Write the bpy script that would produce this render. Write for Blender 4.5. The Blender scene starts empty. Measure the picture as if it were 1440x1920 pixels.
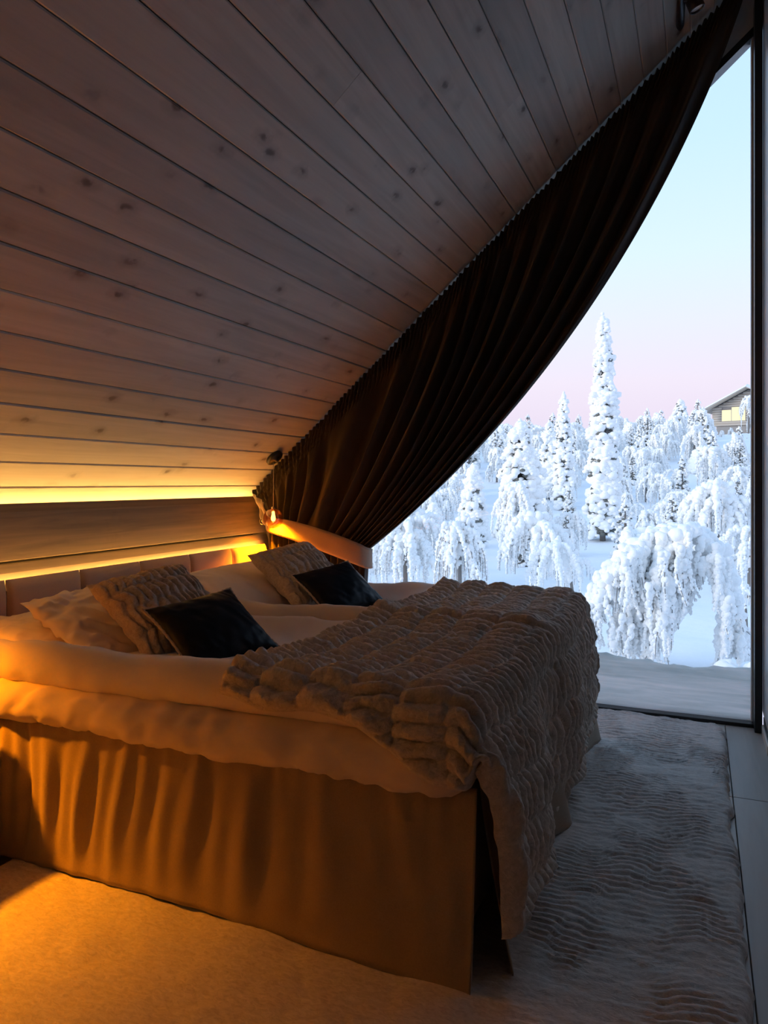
import bpy, bmesh, math, random
import numpy as np
from mathutils import Matrix, Vector

# ------------------------------------------------------------------ camera
scene = bpy.context.scene
col = scene.collection
S = 1.25                                   # camera height above the floor
YAW = math.radians(23.0)
F0 = 1390.0
FW = np.array([-math.sin(YAW), math.cos(YAW), 0.0])
RT = np.array([math.cos(YAW), math.sin(YAW), 0.0])
cam_d = bpy.data.cameras.new('camera')
cam = bpy.data.objects.new('camera', cam_d)
col.objects.link(cam)
cam.location = (0, 0, S)
cam.rotation_euler = (math.pi / 2, 0, YAW)
cam_d.sensor_width = 36.0
cam_d.lens = 36.0 * F0 / 1920.0
cam_d.shift_y = -55.0 / 1920.0
cam_d.clip_start = 0.02
cam_d.clip_end = 1000
scene.camera = cam

# ------------------------------------------------------------------ exposure
vs = scene.view_settings
vs.view_transform = 'Standard'
vs.look = 'None'
vs.gamma = 1.0
vs.use_curve_mapping = False
vs.exposure = 0.45
scene.cycles.diffuse_bounces = 8

# ------------------------------------------------------------------ sky
world = bpy.data.worlds.new('dusk_sky')
scene.world = world
world.use_nodes = True
wt = world.node_tree
wt.nodes.clear()
w_out = wt.nodes.new('ShaderNodeOutputWorld')
w_bg = wt.nodes.new('ShaderNodeBackground')
w_tc = wt.nodes.new('ShaderNodeTexCoord')
w_sep = wt.nodes.new('ShaderNodeSeparateXYZ')
w_ramp = wt.nodes.new('ShaderNodeValToRGB')
wt.links.new(w_tc.outputs['Generated'], w_sep.inputs[0])
wt.links.new(w_sep.outputs['Z'], w_ramp.inputs[0])
wt.links.new(w_ramp.outputs[0], w_bg.inputs[0])
wt.links.new(w_bg.outputs[0], w_out.inputs[0])
SKY = [(0.0, (.52, .55, .72)), (.03, (.56, .57, .73)), (.085, (.66, .59, .71)), (.13, (.69, .635, .74)), (.20, (.645, .68, .82)),
       (.28, (.575, .715, .90)), (.40, (.48, .675, .94)), (.55, (.42, .63, .94)), (1.0, (.33, .52, .82))]
el = w_ramp.color_ramp.elements
while len(el) < len(SKY):
    el.new(0.5)
for e, (p, c) in zip(el, SKY):
    e.position = p
    e.color = (*c, 1)
w_bg.inputs[1].default_value = 1.0

# low twilight glow, coming from behind the house and from the side
sun_d = bpy.data.lights.new('twilight_sun_offscreen', 'SUN')
sun_d.energy = 1.5
sun_d.color = (1.0, .93, .84)
sun_d.angle = math.radians(40)
sun = bpy.data.objects.new('twilight_sun_offscreen', sun_d)
col.objects.link(sun)
sun.rotation_euler = Vector((.80, .58, -.20)).to_track_quat('-Z', 'Y').to_euler()

WARM = (1.0, .50, .11)
LED_CEIL_W, LED_HEAD_W, PEND_W = 18.0, 13.0, 230.0

# ------------------------------------------------------------------ helpers
rng = np.random.RandomState(7)
random.seed(7)


def ray(px, py):
    return FW + RT * (px - 720) / F0 + np.array([0, 0, 1.0]) * (905 - py) / F0


def on(px, py, axis, val):
    d = ray(px, py)
    c = np.array([0, 0, S])
    return c + d * (val - c[axis]) / d[axis]


def _hash(ix, iy, iz, seed):
    n = (ix.astype(np.int64) * 374761393 + iy.astype(np.int64) * 668265263 + iz.astype(np.int64) * 2147483647 + seed * 1274126177) & 0xFFFFFFFF
    n = ((n ^ (n >> 13)) * 1274126177) & 0xFFFFFFFF
    n = (n ^ (n >> 16)) & 0xFFFFFFFF
    return n / 4294967295.0


def vn(x, y, z=0.0, seed=0):
    """value noise in -1..1"""
    x, y, z = np.broadcast_arrays(np.asarray(x, float), np.asarray(y, float), np.asarray(z, float))
    fx, fy, fz = np.floor(x), np.floor(y), np.floor(z)
    tx, ty, tz = x - fx, y - fy, z - fz
    tx, ty, tz = [t * t * (3 - 2 * t) for t in (tx, ty, tz)]
    r = 0
    for dx in (0, 1):
        for dy in (0, 1):
            for dz in (0, 1):
                w = (tx if dx else 1 - tx) * (ty if dy else 1 - ty) * (tz if dz else 1 - tz)
                r = r + w * _hash(fx + dx, fy + dy, fz + dz, seed)
    return r * 2 - 1


def fbm(x, y, z=0.0, seed=0, octv=3):
    r, a, f = 0, 1.0, 1.0
    for k in range(octv):
        r = r + a * vn(np.asarray(x) * f, np.asarray(y) * f, np.asarray(z) * f, seed + k * 17)
        a *= .5
        f *= 2.03
    return r / 1.75


def sstep(a, b, x):
    t = np.clip((np.asarray(x, float) - a) / (b - a), 0, 1)
    return t * t * (3 - 2 * t)


def mesh(verts, faces, smooth=True, name='m'):
    verts = np.asarray(verts, np.float32)
    me = bpy.data.meshes.new(name)
    if isinstance(faces, np.ndarray):
        n, k = faces.shape
        me.vertices.add(len(verts))
        me.vertices.foreach_set('co', verts.ravel())
        me.loops.add(n * k)
        me.loops.foreach_set('vertex_index', faces.astype(np.int32).ravel())
        me.polygons.add(n)
        me.polygons.foreach_set('loop_start', np.arange(0, n * k, k, dtype=np.int32))
        me.polygons.foreach_set('loop_total', np.full(n, k, np.int32))
        me.update(calc_edges=True)
        me.validate()
    else:
        me.from_pydata([tuple(map(float, v)) for v in verts], [], faces)
        me.update()
    me.polygons.foreach_set('use_smooth', np.full(len(me.polygons), bool(smooth)))
    return me


def obj(name, me, mat=None, parent=None, loc=(0, 0, 0), rot=(0, 0, 0)):
    o = bpy.data.objects.new(name, me)
    col.objects.link(o)
    o.location = loc
    o.rotation_euler = rot
    if mat is not None and me is not None and len(me.materials) == 0:
        me.materials.append(mat)
    if parent is not None:
        o.parent = parent
        o.matrix_parent_inverse = parent_inv(parent)
    return o


def parent_inv(p):
    """children are given in world coordinates: undo the parent's own transform"""
    return Matrix.LocRotScale(p.location, p.rotation_euler, p.scale).inverted()


def empty(name, loc=(0, 0, 0)):
    o = bpy.data.objects.new(name, None)
    o.empty_display_size = .1
    col.objects.link(o)
    o.location = loc
    return o


def tag(o, label, cat, group=None, kind=None):
    o['label'] = label
    o['category'] = cat
    if group:
        o['group'] = group
    if kind:
        o['kind'] = kind
    return o


def structure(o, label, cat):
    return tag(o, label, cat, kind='structure')


def box_me(x0, x1, y0, y1, z0, z1, bevel=0.0, seg=2, smooth=False):
    bm = bmesh.new()
    bmesh.ops.create_cube(bm, size=1.0)
    for v in bm.verts:
        v.co = ((x0 + x1) / 2 + v.co.x * (x1 - x0), (y0 + y1) / 2 + v.co.y * (y1 - y0), (z0 + z1) / 2 + v.co.z * (z1 - z0))
    if bevel > 0:
        bmesh.ops.bevel(bm, geom=bm.edges[:], offset=bevel, segments=seg, profile=.5, affect='EDGES')
    me = bpy.data.meshes.new('box')
    bm.to_mesh(me)
    bm.free()
    me.polygons.foreach_set('use_smooth', np.full(len(me.polygons), smooth))
    return me


def grid_faces(nu, nv, close_u=False, off=0):
    iu = np.arange(nu if close_u else nu - 1)
    iv = np.arange(nv - 1)
    a, b = np.meshgrid(iu, iv, indexing='ij')
    a2 = (a + 1) % nu
    f = np.stack([a * nv + b, a2 * nv + b, a2 * nv + b + 1, a * nv + b + 1], -1).reshape(-1, 4)
    return f + off


def tube(path, radii, n=8, caps=True):
    P = np.asarray(path, float)
    m = len(P)
    r = np.broadcast_to(np.asarray(radii, float), (m,))
    T = np.gradient(P, axis=0)
    T /= np.linalg.norm(T, axis=1)[:, None] + 1e-12
    up = np.array([0, 0, 1.0]) if abs(T[0][2]) < .9 else np.array([1.0, 0, 0])
    V = []
    for i in range(m):
        a = np.cross(T[i], up)
        a /= np.linalg.norm(a) + 1e-12
        b = np.cross(a, T[i])
        up = b
        ang = np.linspace(0, 2 * math.pi, n, endpoint=False)
        V.append(P[i] + r[i] * (np.cos(ang)[:, None] * a + np.sin(ang)[:, None] * b))
    V = np.concatenate(V)
    faces = []
    for i in range(m - 1):
        for k in range(n):
            k2 = (k + 1) % n
            faces.append((i * n + k, i * n + k2, (i + 1) * n + k2, (i + 1) * n + k))
    if caps:
        faces.append(tuple(range(n - 1, -1, -1)))
        faces.append(tuple((m - 1) * n + k for k in range(n)))
    return V, faces


def lathe(profile, n=32, loc=(0, 0, 0)):
    pr = np.asarray(profile, float)
    ang = np.linspace(0, 2 * math.pi, n, endpoint=False)
    V = np.stack([pr[None, :, 0] * np.cos(ang)[:, None], pr[None, :, 0] * np.sin(ang)[:, None], np.broadcast_to(pr[None, :, 1], (n, len(pr)))], -1).reshape(-1, 3)
    return V + np.asarray(loc), grid_faces(n, len(pr), close_u=True)


# ------------------------------------------------------------------ materials
class NT:
    def __init__(self, name):
        self.m = bpy.data.materials.new(name)
        self.m.use_nodes = True
        self.t = self.m.node_tree
        self.t.nodes.clear()
        self.out = self.n('ShaderNodeOutputMaterial')

    def n(self, typ, **kw):
        nd = self.t.nodes.new(typ)
        for k, v in kw.items():
            setattr(nd, k, v)
        return nd

    def l(self, a, b):
        self.t.links.new(a, b)

    def setin(self, nd, **kw):
        for k, v in kw.items():
            s = nd.inputs[k.replace('_', ' ')]
            if hasattr(v, 'is_linked') or isinstance(v, bpy.types.NodeSocket):
                self.l(v, s)
            else:
                s.default_value = v if not (isinstance(v, tuple) and len(v) == 3 and s.type == 'RGBA') else (*v, 1)
        return nd

    def bsdf(self, **kw):
        b = self.n('ShaderNodeBsdfPrincipled')
        self.setin(b, **kw)
        self.l(b.outputs[0], self.out.inputs[0])
        return b

    def coord(self, kind='Object', scale=(1, 1, 1), rand=False):
        tc = self.n('ShaderNodeTexCoord')
        mp = self.n('ShaderNodeMapping')
        mp.inputs['Scale'].default_value = scale
        self.l(tc.outputs[kind], mp.inputs[0])
        if rand:
            oi = self.n('ShaderNodeObjectInfo')
            mu = self.n('ShaderNodeMath', operation='MULTIPLY')
            mu.inputs[1].default_value = 97.0
            self.l(oi.outputs['Random'], mu.inputs[0])
            cb = self.n('ShaderNodeCombineXYZ')
            for i in range(3):
                self.l(mu.outputs[0], cb.inputs[i])
            self.l(cb.outputs[0], mp.inputs['Location'])
        return mp.outputs[0]

    def noise(self, vec, scale=5.0, detail=3.0, rough=.5, dist=0.0):
        nd = self.n('ShaderNodeTexNoise')
        nd.inputs['Scale'].default_value = scale
        nd.inputs['Detail'].default_value = detail
        nd.inputs['Roughness'].default_value = rough
        nd.inputs['Distortion'].default_value = dist
        self.l(vec, nd.inputs['Vector'])
        return nd.outputs['Fac']

    def ramp(self, fac, stops):
        r = self.n('ShaderNodeValToRGB')
        e = r.color_ramp.elements
        while len(e) < len(stops):
            e.new(.5)
        for q, (p, c) in zip(e, stops):
            q.position = p
            q.color = (*c, 1) if len(c) == 3 else c
        self.l(fac, r.inputs[0])
        return r.outputs[0]

    def mix(self, fac, a, b, mode='MIX'):
        m = self.n('ShaderNodeMix', data_type='RGBA', blend_type=mode)
        for s, v in ((m.inputs[0], fac), (m.inputs[6], a), (m.inputs[7], b)):
            if isinstance(v, bpy.types.NodeSocket):
                self.l(v, s)
            else:
                s.default_value = (*v, 1) if isinstance(v, tuple) and len(v) == 3 else v
        return m.outputs[2]

    def math(self, op, a, b=0.0):
        m = self.n('ShaderNodeMath', operation=op)
        for s, v in zip(m.inputs, (a, b)):
            if isinstance(v, bpy.types.NodeSocket):
                self.l(v, s)
            else:
                s.default_value = v
        return m.outputs[0]

    def bump(self, h, strength=.3, dist=.01):
        b = self.n('ShaderNodeBump')
        b.inputs['Strength'].default_value = strength
        b.inputs['Distance'].default_value = dist
        self.l(h, b.inputs['Height'])
        return b.outputs[0]


def wood(name, light, dark, knot, knots=(5.2, 2.3), rough=.6, along='y', grain=1.0, knot_amt=1.0):
    N = NT(name)
    sw = {'y': (1, 1, 1), 'x': (1, 1, 1)}[along]
    v = N.coord('Object', (1, 1, 1), rand=True)
    a_s = (22 * grain, 1.3, 22 * grain) if along == 'y' else (1.3, 22 * grain, 22 * grain)
    mp = N.n('ShaderNodeMapping')
    mp.inputs['Scale'].default_value = a_s
    N.l(v, mp.inputs[0])
    g = N.noise(mp.outputs[0], 1.0, 5, .6, .6)
    mp3 = N.n('ShaderNodeMapping')
    mp3.inputs['Scale'].default_value = (2.6, .5, 2.6) if along == 'y' else (.5, 2.6, 2.6)
    N.l(v, mp3.inputs[0])
    big = N.noise(mp3.outputs[0], 1.0, 2, .5)
    # knots
    mp2 = N.n('ShaderNodeMapping')
    mp2.inputs['Scale'].default_value = (knots[0], knots[1], .01) if along == 'y' else (knots[1], .01, knots[0])
    N.l(v, mp2.inputs[0])
    dn = N.noise(v, 26.0, 2, .5)
    dv = N.n('ShaderNodeVectorMath', operation='SCALE')
    cb = N.n('ShaderNodeCombineXYZ')
    for i in range(3):
        N.l(dn, cb.inputs[i])
    N.l(cb.outputs[0], dv.inputs[0])
    dv.inputs['Scale'].default_value = .26
    ad = N.n('ShaderNodeVectorMath', operation='ADD')
    N.l(mp2.outputs[0], ad.inputs[0])
    N.l(dv.outputs[0], ad.inputs[1])
    vo = N.n('ShaderNodeTexVoronoi', feature='F1')
    vo.inputs['Scale'].default_value = 1.0
    N.l(ad.outputs[0], vo.inputs['Vector'])
    km = N.ramp(vo.outputs['Distance'], [(0.0, (1, 1, 1)), (.07, (.85, .85, .85)), (.13, (.30, .30, .30)), (.30, (0, 0, 0))])
    sepc = N.n('ShaderNodeSeparateColor')
    N.l(vo.outputs['Color'], sepc.inputs[0])
    keep = N.ramp(sepc.outputs[0], [(.02, (.1, .1, .1)), (.40, (1, 1, 1))])
    kmask = N.mix(1.0, km, keep, 'MULTIPLY')
    c = N.mix(N.ramp(g, [(.3, (0, 0, 0)), (.72, (1, 1, 1))]), light, dark)
    c = N.mix(N.ramp(big, [(.35, (0, 0, 0)), (.7, (.35, .35, .35))]), c, dark)
    oi = N.n('ShaderNodeObjectInfo')
    tone = N.ramp(oi.outputs['Random'], [(0, (.80, .80, .80)), (1, (1.08, 1.06, 1.03))])
    c = N.mix(1.0, c, tone, 'MULTIPLY')
    kf = N.math('MULTIPLY', kmask, knot_amt)
    c = N.mix(kf, c, knot)
    N.bsdf(Base_Color=c, Roughness=rough, Normal=N.bump(g, .12, .004))
    return N.m


def fabric(name, c1, c2, scale=220.0, rough=.9, sheen=.3, bump=.25, big=6.0, spec=.3):
    N = NT(name)
    v = N.coord('Object')
    a = N.noise(v, scale, 2, .6)
    b = N.noise(v, big, 3, .5)
    c = N.mix(N.ramp(N.math('ADD', N.math('MULTIPLY', a, .5), N.math('MULTIPLY', b, .5)), [(.35, (0, 0, 0)), (.65, (1, 1, 1))]), c1, c2)
    N.bsdf(Base_Color=c, Roughness=rough, Sheen_Weight=sheen, Sheen_Roughness=.5, Specular_IOR_Level=spec, Normal=N.bump(a, bump, .002))
    return N.m


def fur(name, c1, c2, scale=(60, 60, 60), bump=.6):
    N = NT(name)
    v = N.coord('Object', scale)
    a = N.noise(v, 1.0, 5, .7, .8)
    v2 = N.coord('Object')
    b = N.noise(v2, 5.0, 3, .6)
    c = N.mix(N.ramp(a, [(.3, (0, 0, 0)), (.68, (1, 1, 1))]), c1, c2)
    c = N.mix(N.math('MULTIPLY', b, .3), c, c1)
    N.bsdf(Base_Color=c, Roughness=.95, Sheen_Weight=.5, Sheen_Roughness=.4, Sheen_Tint=(*c2, 1), Specular_IOR_Level=.1, Normal=N.bump(a, bump, .006))
    return N.m


def plain(name, c, rough=.5, metal=0.0, spec=.5):
    N = NT(name)
    v = N.coord('Object')
    a = N.noise(v, 40.0, 3, .5)
    cc = N.mix(a, tuple(x * .88 for x in c), tuple(min(1, x * 1.1) for x in c))
    N.bsdf(Base_Color=cc, Roughness=rough, Metallic=metal, Specular_IOR_Level=spec)
    return N.m


def emit(name, c, s):
    N = NT(name)
    e = N.n('ShaderNodeEmission')
    e.inputs[0].default_value = (*c, 1)
    e.inputs[1].default_value = s
    N.l(e.outputs[0], N.out.inputs[0])
    return N.m


def thin_glass(name, tint=(1, 1, 1), gloss=.04, rough=0.0, fres=True):
    N = NT(name)
    tr = N.n('ShaderNodeBsdfTransparent')
    tr.inputs[0].default_value = (*tint, 1)
    gl = N.n('ShaderNodeBsdfGlossy')
    gl.inputs['Roughness'].default_value = rough
    mx = N.n('ShaderNodeMixShader')
    if fres:
        lw = N.n('ShaderNodeLayerWeight')
        lw.inputs[0].default_value = .35
        f = N.math('ADD', N.math('MULTIPLY', lw.outputs['Facing'], .75), gloss)
        N.l(f, mx.inputs[0])
    else:
        mx.inputs[0].default_value = gloss
    N.l(tr.outputs[0], mx.inputs[1])
    N.l(gl.outputs[0], mx.inputs[2])
    N.l(mx.outputs[0], N.out.inputs[0])
    return N.m


def snow_mat(name, c=(.93, .945, .965), bump=.5, scale=9.0, dist=.06, transl=0.0):
    N = NT(name)
    v = N.coord('Object')
    a = N.noise(v, scale, 5, .62)
    cc = N.mix(a, tuple(x * .96 for x in c), c)
    b = N.bsdf(Base_Color=cc, Roughness=.9, Specular_IOR_Level=.15, Normal=N.bump(a, bump, dist))
    if transl > 0:
        t = N.n('ShaderNodeBsdfTranslucent')
        t.inputs[0].default_value = (.72, .86, .93, 1)
        mx = N.n('ShaderNodeMixShader')
        mx.inputs[0].default_value = transl
        N.l(b.outputs[0], mx.inputs[1])
        N.l(t.outputs[0], mx.inputs[2])
        N.l(mx.outputs[0], N.out.inputs[0])
    return N.m


M = {}
M['board'] = wood('whitewashed_pine', (.60, .565, .51), (.43, .40, .355), (.13, .105, .085), knots=(8.0, 4.6))
M['log'] = wood('weathered_log', (.25, .175, .11), (.12, .088, .06), (.07, .05, .035), knots=(4.0, 1.3), grain=1.3)
M['plank'] = wood('pale_oak_floor', (.60, .565, .52), (.47, .44, .40), (.25, .22, .19), knots=(3.0, .9), rough=.45, knot_amt=.5)
M['wall'] = plain('pale_plaster', (.70, .72, .72), .7)
M['satin'] = plain('satin_panel', (.50, .51, .51), .28, 0.0, .8)
M['slab'] = plain('roof_underlay', (.10, .09, .08), .9)
M['black'] = plain('black_metal', (.012, .013, .016), .35)
M['black_matte'] = plain('matte_black', (.010, .010, .012), .6)
M['glass'] = thin_glass('window_glass', (1, 1, 1), .012, fres=False)
M['skirt'] = fabric('taupe_skirt_weave', (.29, .215, .15), (.36, .275, .20), 260, .9, .2)
M['sheet'] = fabric('blush_cotton', (.64, .52, .43), (.70, .58, .49), 420, .75, .25, .08)
M['duvet'] = fabric('pale_blush_duvet', (.68, .575, .49), (.76, .66, .58), 420, .7, .25, .08)
M['pillowcase'] = fabric('pillowcase_cotton', (.74, .62, .52), (.80, .69, .60), 420, .72, .25, .08)
M['headboard'] = fabric('dusty_rose_velvet', (.46, .335, .265), (.53, .395, .32), 300, .8, .5, .1)
M['navy'] = fabric('black_navy_satin', (.0035, .0045, .008), (.006, .008, .014), 300, .45, .0, .05, spec=.16)
M['cord'] = fabric('tan_piping_cord', (.42, .30, .20), (.58, .45, .33), 300, .8, .2, .3)
M['blanket'] = fur('faux_fur_taupe', (.45, .39, .335), (.74, .66, .585), (75, 75, 75))
M['furcushion'] = fur('faux_fur_beige', (.40, .31, .235), (.66, .56, .46), (75, 75, 75))
M['rug'] = fur('faux_fur_rug', (.48, .455, .43), (.80, .77, .735), (46, 90, 60), .5)
M['curtain'] = fabric('dark_brown_curtain', (.026, .021, .0185), (.042, .033, .028), 260, .85, .15, .2)
M['band'] = fabric('tan_tieback', (.26, .185, .135), (.32, .235, .17), 260, .85, .3, .15)
M['lining'] = fabric('cream_heading_tape', (.50, .42, .32), (.62, .53, .42), 260, .85, .2, .2)
M['brass'] = plain('brass_ring', (.75, .62, .40), .25, 1.0)
M['amber'] = thin_glass('amber_glass', (1.0, .60, .26), .12)
M['filament'] = emit('filament_glow', (1.0, .55, .16), 9.0)
M['led'] = emit('led_strip_glow', WARM, 6.0)
M['nightstand'] = wood('dark_walnut', (.085, .05, .03), (.045, .028, .018), (.02, .013, .01))
M['snow'] = snow_mat('snow_on_ground', (.90, .93, .97), .35, 3.0, .08)
M['treesnow'] = snow_mat('snow_on_tree', (.965, .965, .958), .35, 11.0, .04)
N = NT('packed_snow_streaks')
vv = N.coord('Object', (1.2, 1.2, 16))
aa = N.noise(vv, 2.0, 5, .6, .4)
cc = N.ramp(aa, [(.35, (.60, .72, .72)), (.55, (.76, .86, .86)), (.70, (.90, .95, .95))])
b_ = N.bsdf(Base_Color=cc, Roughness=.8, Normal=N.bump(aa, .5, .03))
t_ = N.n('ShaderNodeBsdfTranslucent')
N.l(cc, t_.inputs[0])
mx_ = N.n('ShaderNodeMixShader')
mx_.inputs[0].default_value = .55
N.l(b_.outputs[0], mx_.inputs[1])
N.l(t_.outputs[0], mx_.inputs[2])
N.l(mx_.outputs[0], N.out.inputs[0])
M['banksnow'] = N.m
M['needle'] = plain('spruce_needles', (.16, .165, .15), .9)
M['bark'] = plain('frosted_bark', (.22, .20, .185), .9)
M['cabinlog'] = plain('cabin_log', (.52, .46, .40), .85)
M['cabindark'] = plain('cabin_stone_base', (.34, .31, .29), .9)
M['cabinlight'] = emit('lit_window', (1.0, .93, .50), 1.05)

# ------------------------------------------------------------------ room shell
X0, Z0, SL = -2.133 * S, S - .047 * S, .8985       # a point of the ceiling plane and its slope
ANG = math.atan(SL)
CA, SA = math.cos(ANG), math.sin(ANG)
YB, YW = -2.2, 4.22                                  # rear wall, window wall
RIDGE = .40


def ceil_z(x):
    return Z0 + SL * (x - X0)


ZR = ceil_z(RIDGE)
# floor
floor = structure(obj('floor', box_me(-2.9, 3.75, YB - .1, YW + .08, -.12, -.022), M['slab']), 'pale oak plank floor beside the fur rug', 'floor')
PW = .205
rowx = .125 - .205 * 16
k = 0
seed_r = random.Random(3)
while rowx < 3.65:
    cuts = [YB - .05, YW + .03]
    if abs(rowx - .125) < .01:
        cuts = [YB - .05, 1.15, 3.26, YW + .03]
    else:
        cuts = sorted(cuts + [seed_r.uniform(-.8, .6), seed_r.uniform(1.6, 3.4)])
    for a, b in zip(cuts[:-1], cuts[1:]):
        me = box_me(.0015, PW - .0015, 0, b - a - .003, -.022, 0, .0015, 1)
        o = obj('plank', me, M['plank'], floor, (rowx, a, 0))
    rowx += PW

# ceiling: slab above, boards below
def slope_slab(x0, x1, off, th, name):
    v = []
    for y in (YB - .1, YW + .35):
        for x, dz in ((x0, off), (x1, off), (x1, off + th), (x0, off + th)):
            z = ceil_z(x) if x0 < RIDGE else 2 * ZR - ceil_z(x)
            v.append((x, y, z + dz))
    return mesh(v, [(0, 1, 2, 3), (4, 7, 6, 5), (0, 4, 5, 1), (1, 5, 6, 2), (2, 6, 7, 3), (3, 7, 4, 0)], False)


ceiling = structure(obj('ceiling', slope_slab(X0 - .32, RIDGE, .03, .2, 'c'), M['slab']), 'sloping ceiling of whitewashed knotty pine boards above the bed', 'ceiling')
ceiling_r = structure(obj('ceiling_slope_beyond', slope_slab(RIDGE, 2 * RIDGE - X0 + .32, .03, .2, 'c'), M['slab']), 'second slope of the pine ceiling beyond the ridge', 'ceiling')
T0, TP = .058, .1512
joints = {9: [.9], 12: [-.6], 14: [2.28], 17: [3.21], 6: [.4], 19: [1.2], 16: [-.2], 10: [-1.1], 4: [-.7], 21: [2.0]}
for i in range(-2, 27):
    t0 = T0 + (i - 1) * TP
    if X0 + t0 * CA > RIDGE - .05:
        break
    cuts = [YB - .05] + joints.get(i, []) + [YW + .02]
    for a, b in zip(cuts[:-1], cuts[1:]):
        L = b - a - .002
        w = TP
        # profile across the board with chamfered edges: x across, z up into the roof
        pr = [(.0015, .02), (.0015, .0045), (.006, 0), (w - .006, 0), (w - .0015, .0045), (w - .0015, .02)]
        v = [(x, 0, z) for x, z in pr] + [(x, L, z) for x, z in pr]
        n = len(pr)
        f = [(j, j + 1, n + j + 1, n + j) for j in range(n - 1)] + [tuple(range(n - 1, -1, -1)), tuple(range(n, 2 * n))]
        me = mesh(v, f, False)
        dz = seed_r.uniform(-.0008, .0008)
        obj('board', me, M['board'], ceiling, (X0 + t0 * CA - SA * dz, a, Z0 + t0 * SA + CA * dz), (0, -ANG, 0))
for i in range(0, 24):
    t0 = i * TP
    me = box_me(.002, TP - .002, 0, YW - YB + .05, 0, .02, .003, 1)
    obj('board', me, M['board'], ceiling_r, (RIDGE + t0 * CA, YB - .05, ZR - t0 * SA), (0, ANG, 0))

# log wall under the slope
LX = -2.62
wall_left = structure(obj('wall_left', box_me(-2.95, -2.74, YB - .1, YW + .1, 0, 1.25), M['slab']), 'low wall of weathered brown logs behind the headboard', 'wall')
for z0, z1 in ((0, .22), (.222, .45), (.452, .68), (.682, .911), (.926, 1.163)):
    cuts = [YB, 1.05, YW] if z0 != .925 else [YB, .2, YW]
    for a, b in zip(cuts[:-1], cuts[1:]):
        bm = bmesh.new()
        hz = z1 - z0
        bk = -.014 if z0 > .9 else -.05
        pr = [(bk, 0), (-.003, 0), (0, .002), (0, hz - .035), (-.010, hz - .006), (-.012, hz), (bk, hz)]
        n = len(pr)
        v = [(x, 0, z) for x, z in pr] + [(x, b - a - .003, z) for x, z in pr]
        f = [(j, (j + 1) % n, n + (j + 1) % n, n + j) for j in range(n)] + [tuple(range(n - 1, -1, -1)), tuple(range(n, 2 * n))]
        bm.free()
        obj('log', mesh(v, f, False), M['log'], wall_left, (LX, a, z0))

wall_right = structure(obj('wall_right', box_me(2 * RIDGE + 2.66, 2 * RIDGE + 2.8, YB - .1, YW + .1, 0, 1.3), M['log']), 'low log wall below the second slope of the roof', 'wall')
# rear gable wall
rv = [(-2.95, 0), (3.75, 0), (3.75, 1.0), (RIDGE, ZR + .1), (-2.95, 1.0)]
v = [(x, YB, z) for x, z in rv] + [(x, YB - .12, z) for x, z in rv]
wall_rear = structure(obj('wall_rear', mesh(v, [(0, 1, 2, 3, 4), (9, 8, 7, 6, 5)] + [(j, 5 + j, 5 + (j + 1) % 5, (j + 1) % 5) for j in range(5)], False), M['log']), 'dark log gable wall behind the photographer', 'wall')

# gable window: strip of wall under the roof, frame, panes
FO = .245                                            # vertical distance from ceiling to the frame top


def strip_under_roof(name, xa, xb, right=False):
    cz = (lambda x: 2 * ZR - ceil_z(x)) if right else ceil_z
    v = []
    for y in (YW, YW + .1):
        v += [(xa, y, cz(xa) - FO), (xb, y, cz(xb) - FO), (xb, y, cz(xb) + .05), (xa, y, cz(xa) + .05)]
    return mesh(v, [(0, 1, 2, 3), (7, 6, 5, 4), (0, 4, 5, 1), (1, 5, 6, 2), (2, 6, 7, 3), (3, 7, 4, 0)], False)


gable = structure(obj('wall_front', strip_under_roof('w', -2.70, .295), M['wall']), 'narrow pale strip of gable wall above the window', 'wall')
obj('wall_strip', strip_under_roof('w', .295, RIDGE + .001), M['wall'], gable)
obj('wall_strip', strip_under_roof('w', 1.74, 3.5, True), M['wall'], gable)

v = []
for y in (YW - .005, YW + .1):
    v += [(-2.95, y, 0), (-2.465, y, 0), (-2.465, y, ceil_z(-2.465) + .04), (-2.95, y, ceil_z(-2.95) + .04)]
obj('wall_corner', mesh(v, [(0, 1, 2, 3), (7, 6, 5, 4), (0, 4, 5, 1), (1, 5, 6, 2), (2, 6, 7, 3), (3, 7, 4, 0)], False), M['log'], gable)
win = structure(empty('window_1', (-1.1, YW, 0)), 'tall triangular window with black frame looking out on snowy trees', 'window')


def sloped_bar(xa, za, xb, zb, th, y0, y1):
    v = []
    for y in (y0, y1):
        v += [(xa, y, za - th), (xb, y, zb - th), (xb, y, zb), (xa, y, za)]
    return mesh(v, [(0, 1, 2, 3), (7, 6, 5, 4), (0, 4, 5, 1), (1, 5, 6, 2), (2, 6, 7, 3), (3, 7, 4, 0)], False)


WXL, WXR = -2.42, .253
zl, zr_ = ceil_z(WXL) - FO, ceil_z(WXR) - FO
obj('frame_bottom', box_me(WXL, WXR + .01, YW - .01, YW + .08, .0, .018, .003, 1), M['black'], win)
obj('frame_side', box_me(WXL - .05, WXL, YW - .01, YW + .08, 0, zl, .003, 1), M['black'], win)
obj('frame_top', sloped_bar(WXL - .05, zl - .045 + .02, WXR + .02, zr_ + .018, .045, YW - .01, YW + .08), M['black'], win)
obj('frame_post', box_me(WXR + .004, .292, YW - .09, YW + .08, 0, zr_ + .10, .004, 2), M['black'], win)
obj('glazing_bead', box_me(WXR - .006, WXR + .004, YW + .0, YW + .06, .03, zr_, .001, 1), M['wall'], win)
gy0, gy1 = YW + .030, YW + .046
v = []
for y in (gy0, gy1):
    v += [(WXL, y, .03), (WXR, y, .03), (WXR, y, zr_ - .02), (WXL, y, zl - .02)]
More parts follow.
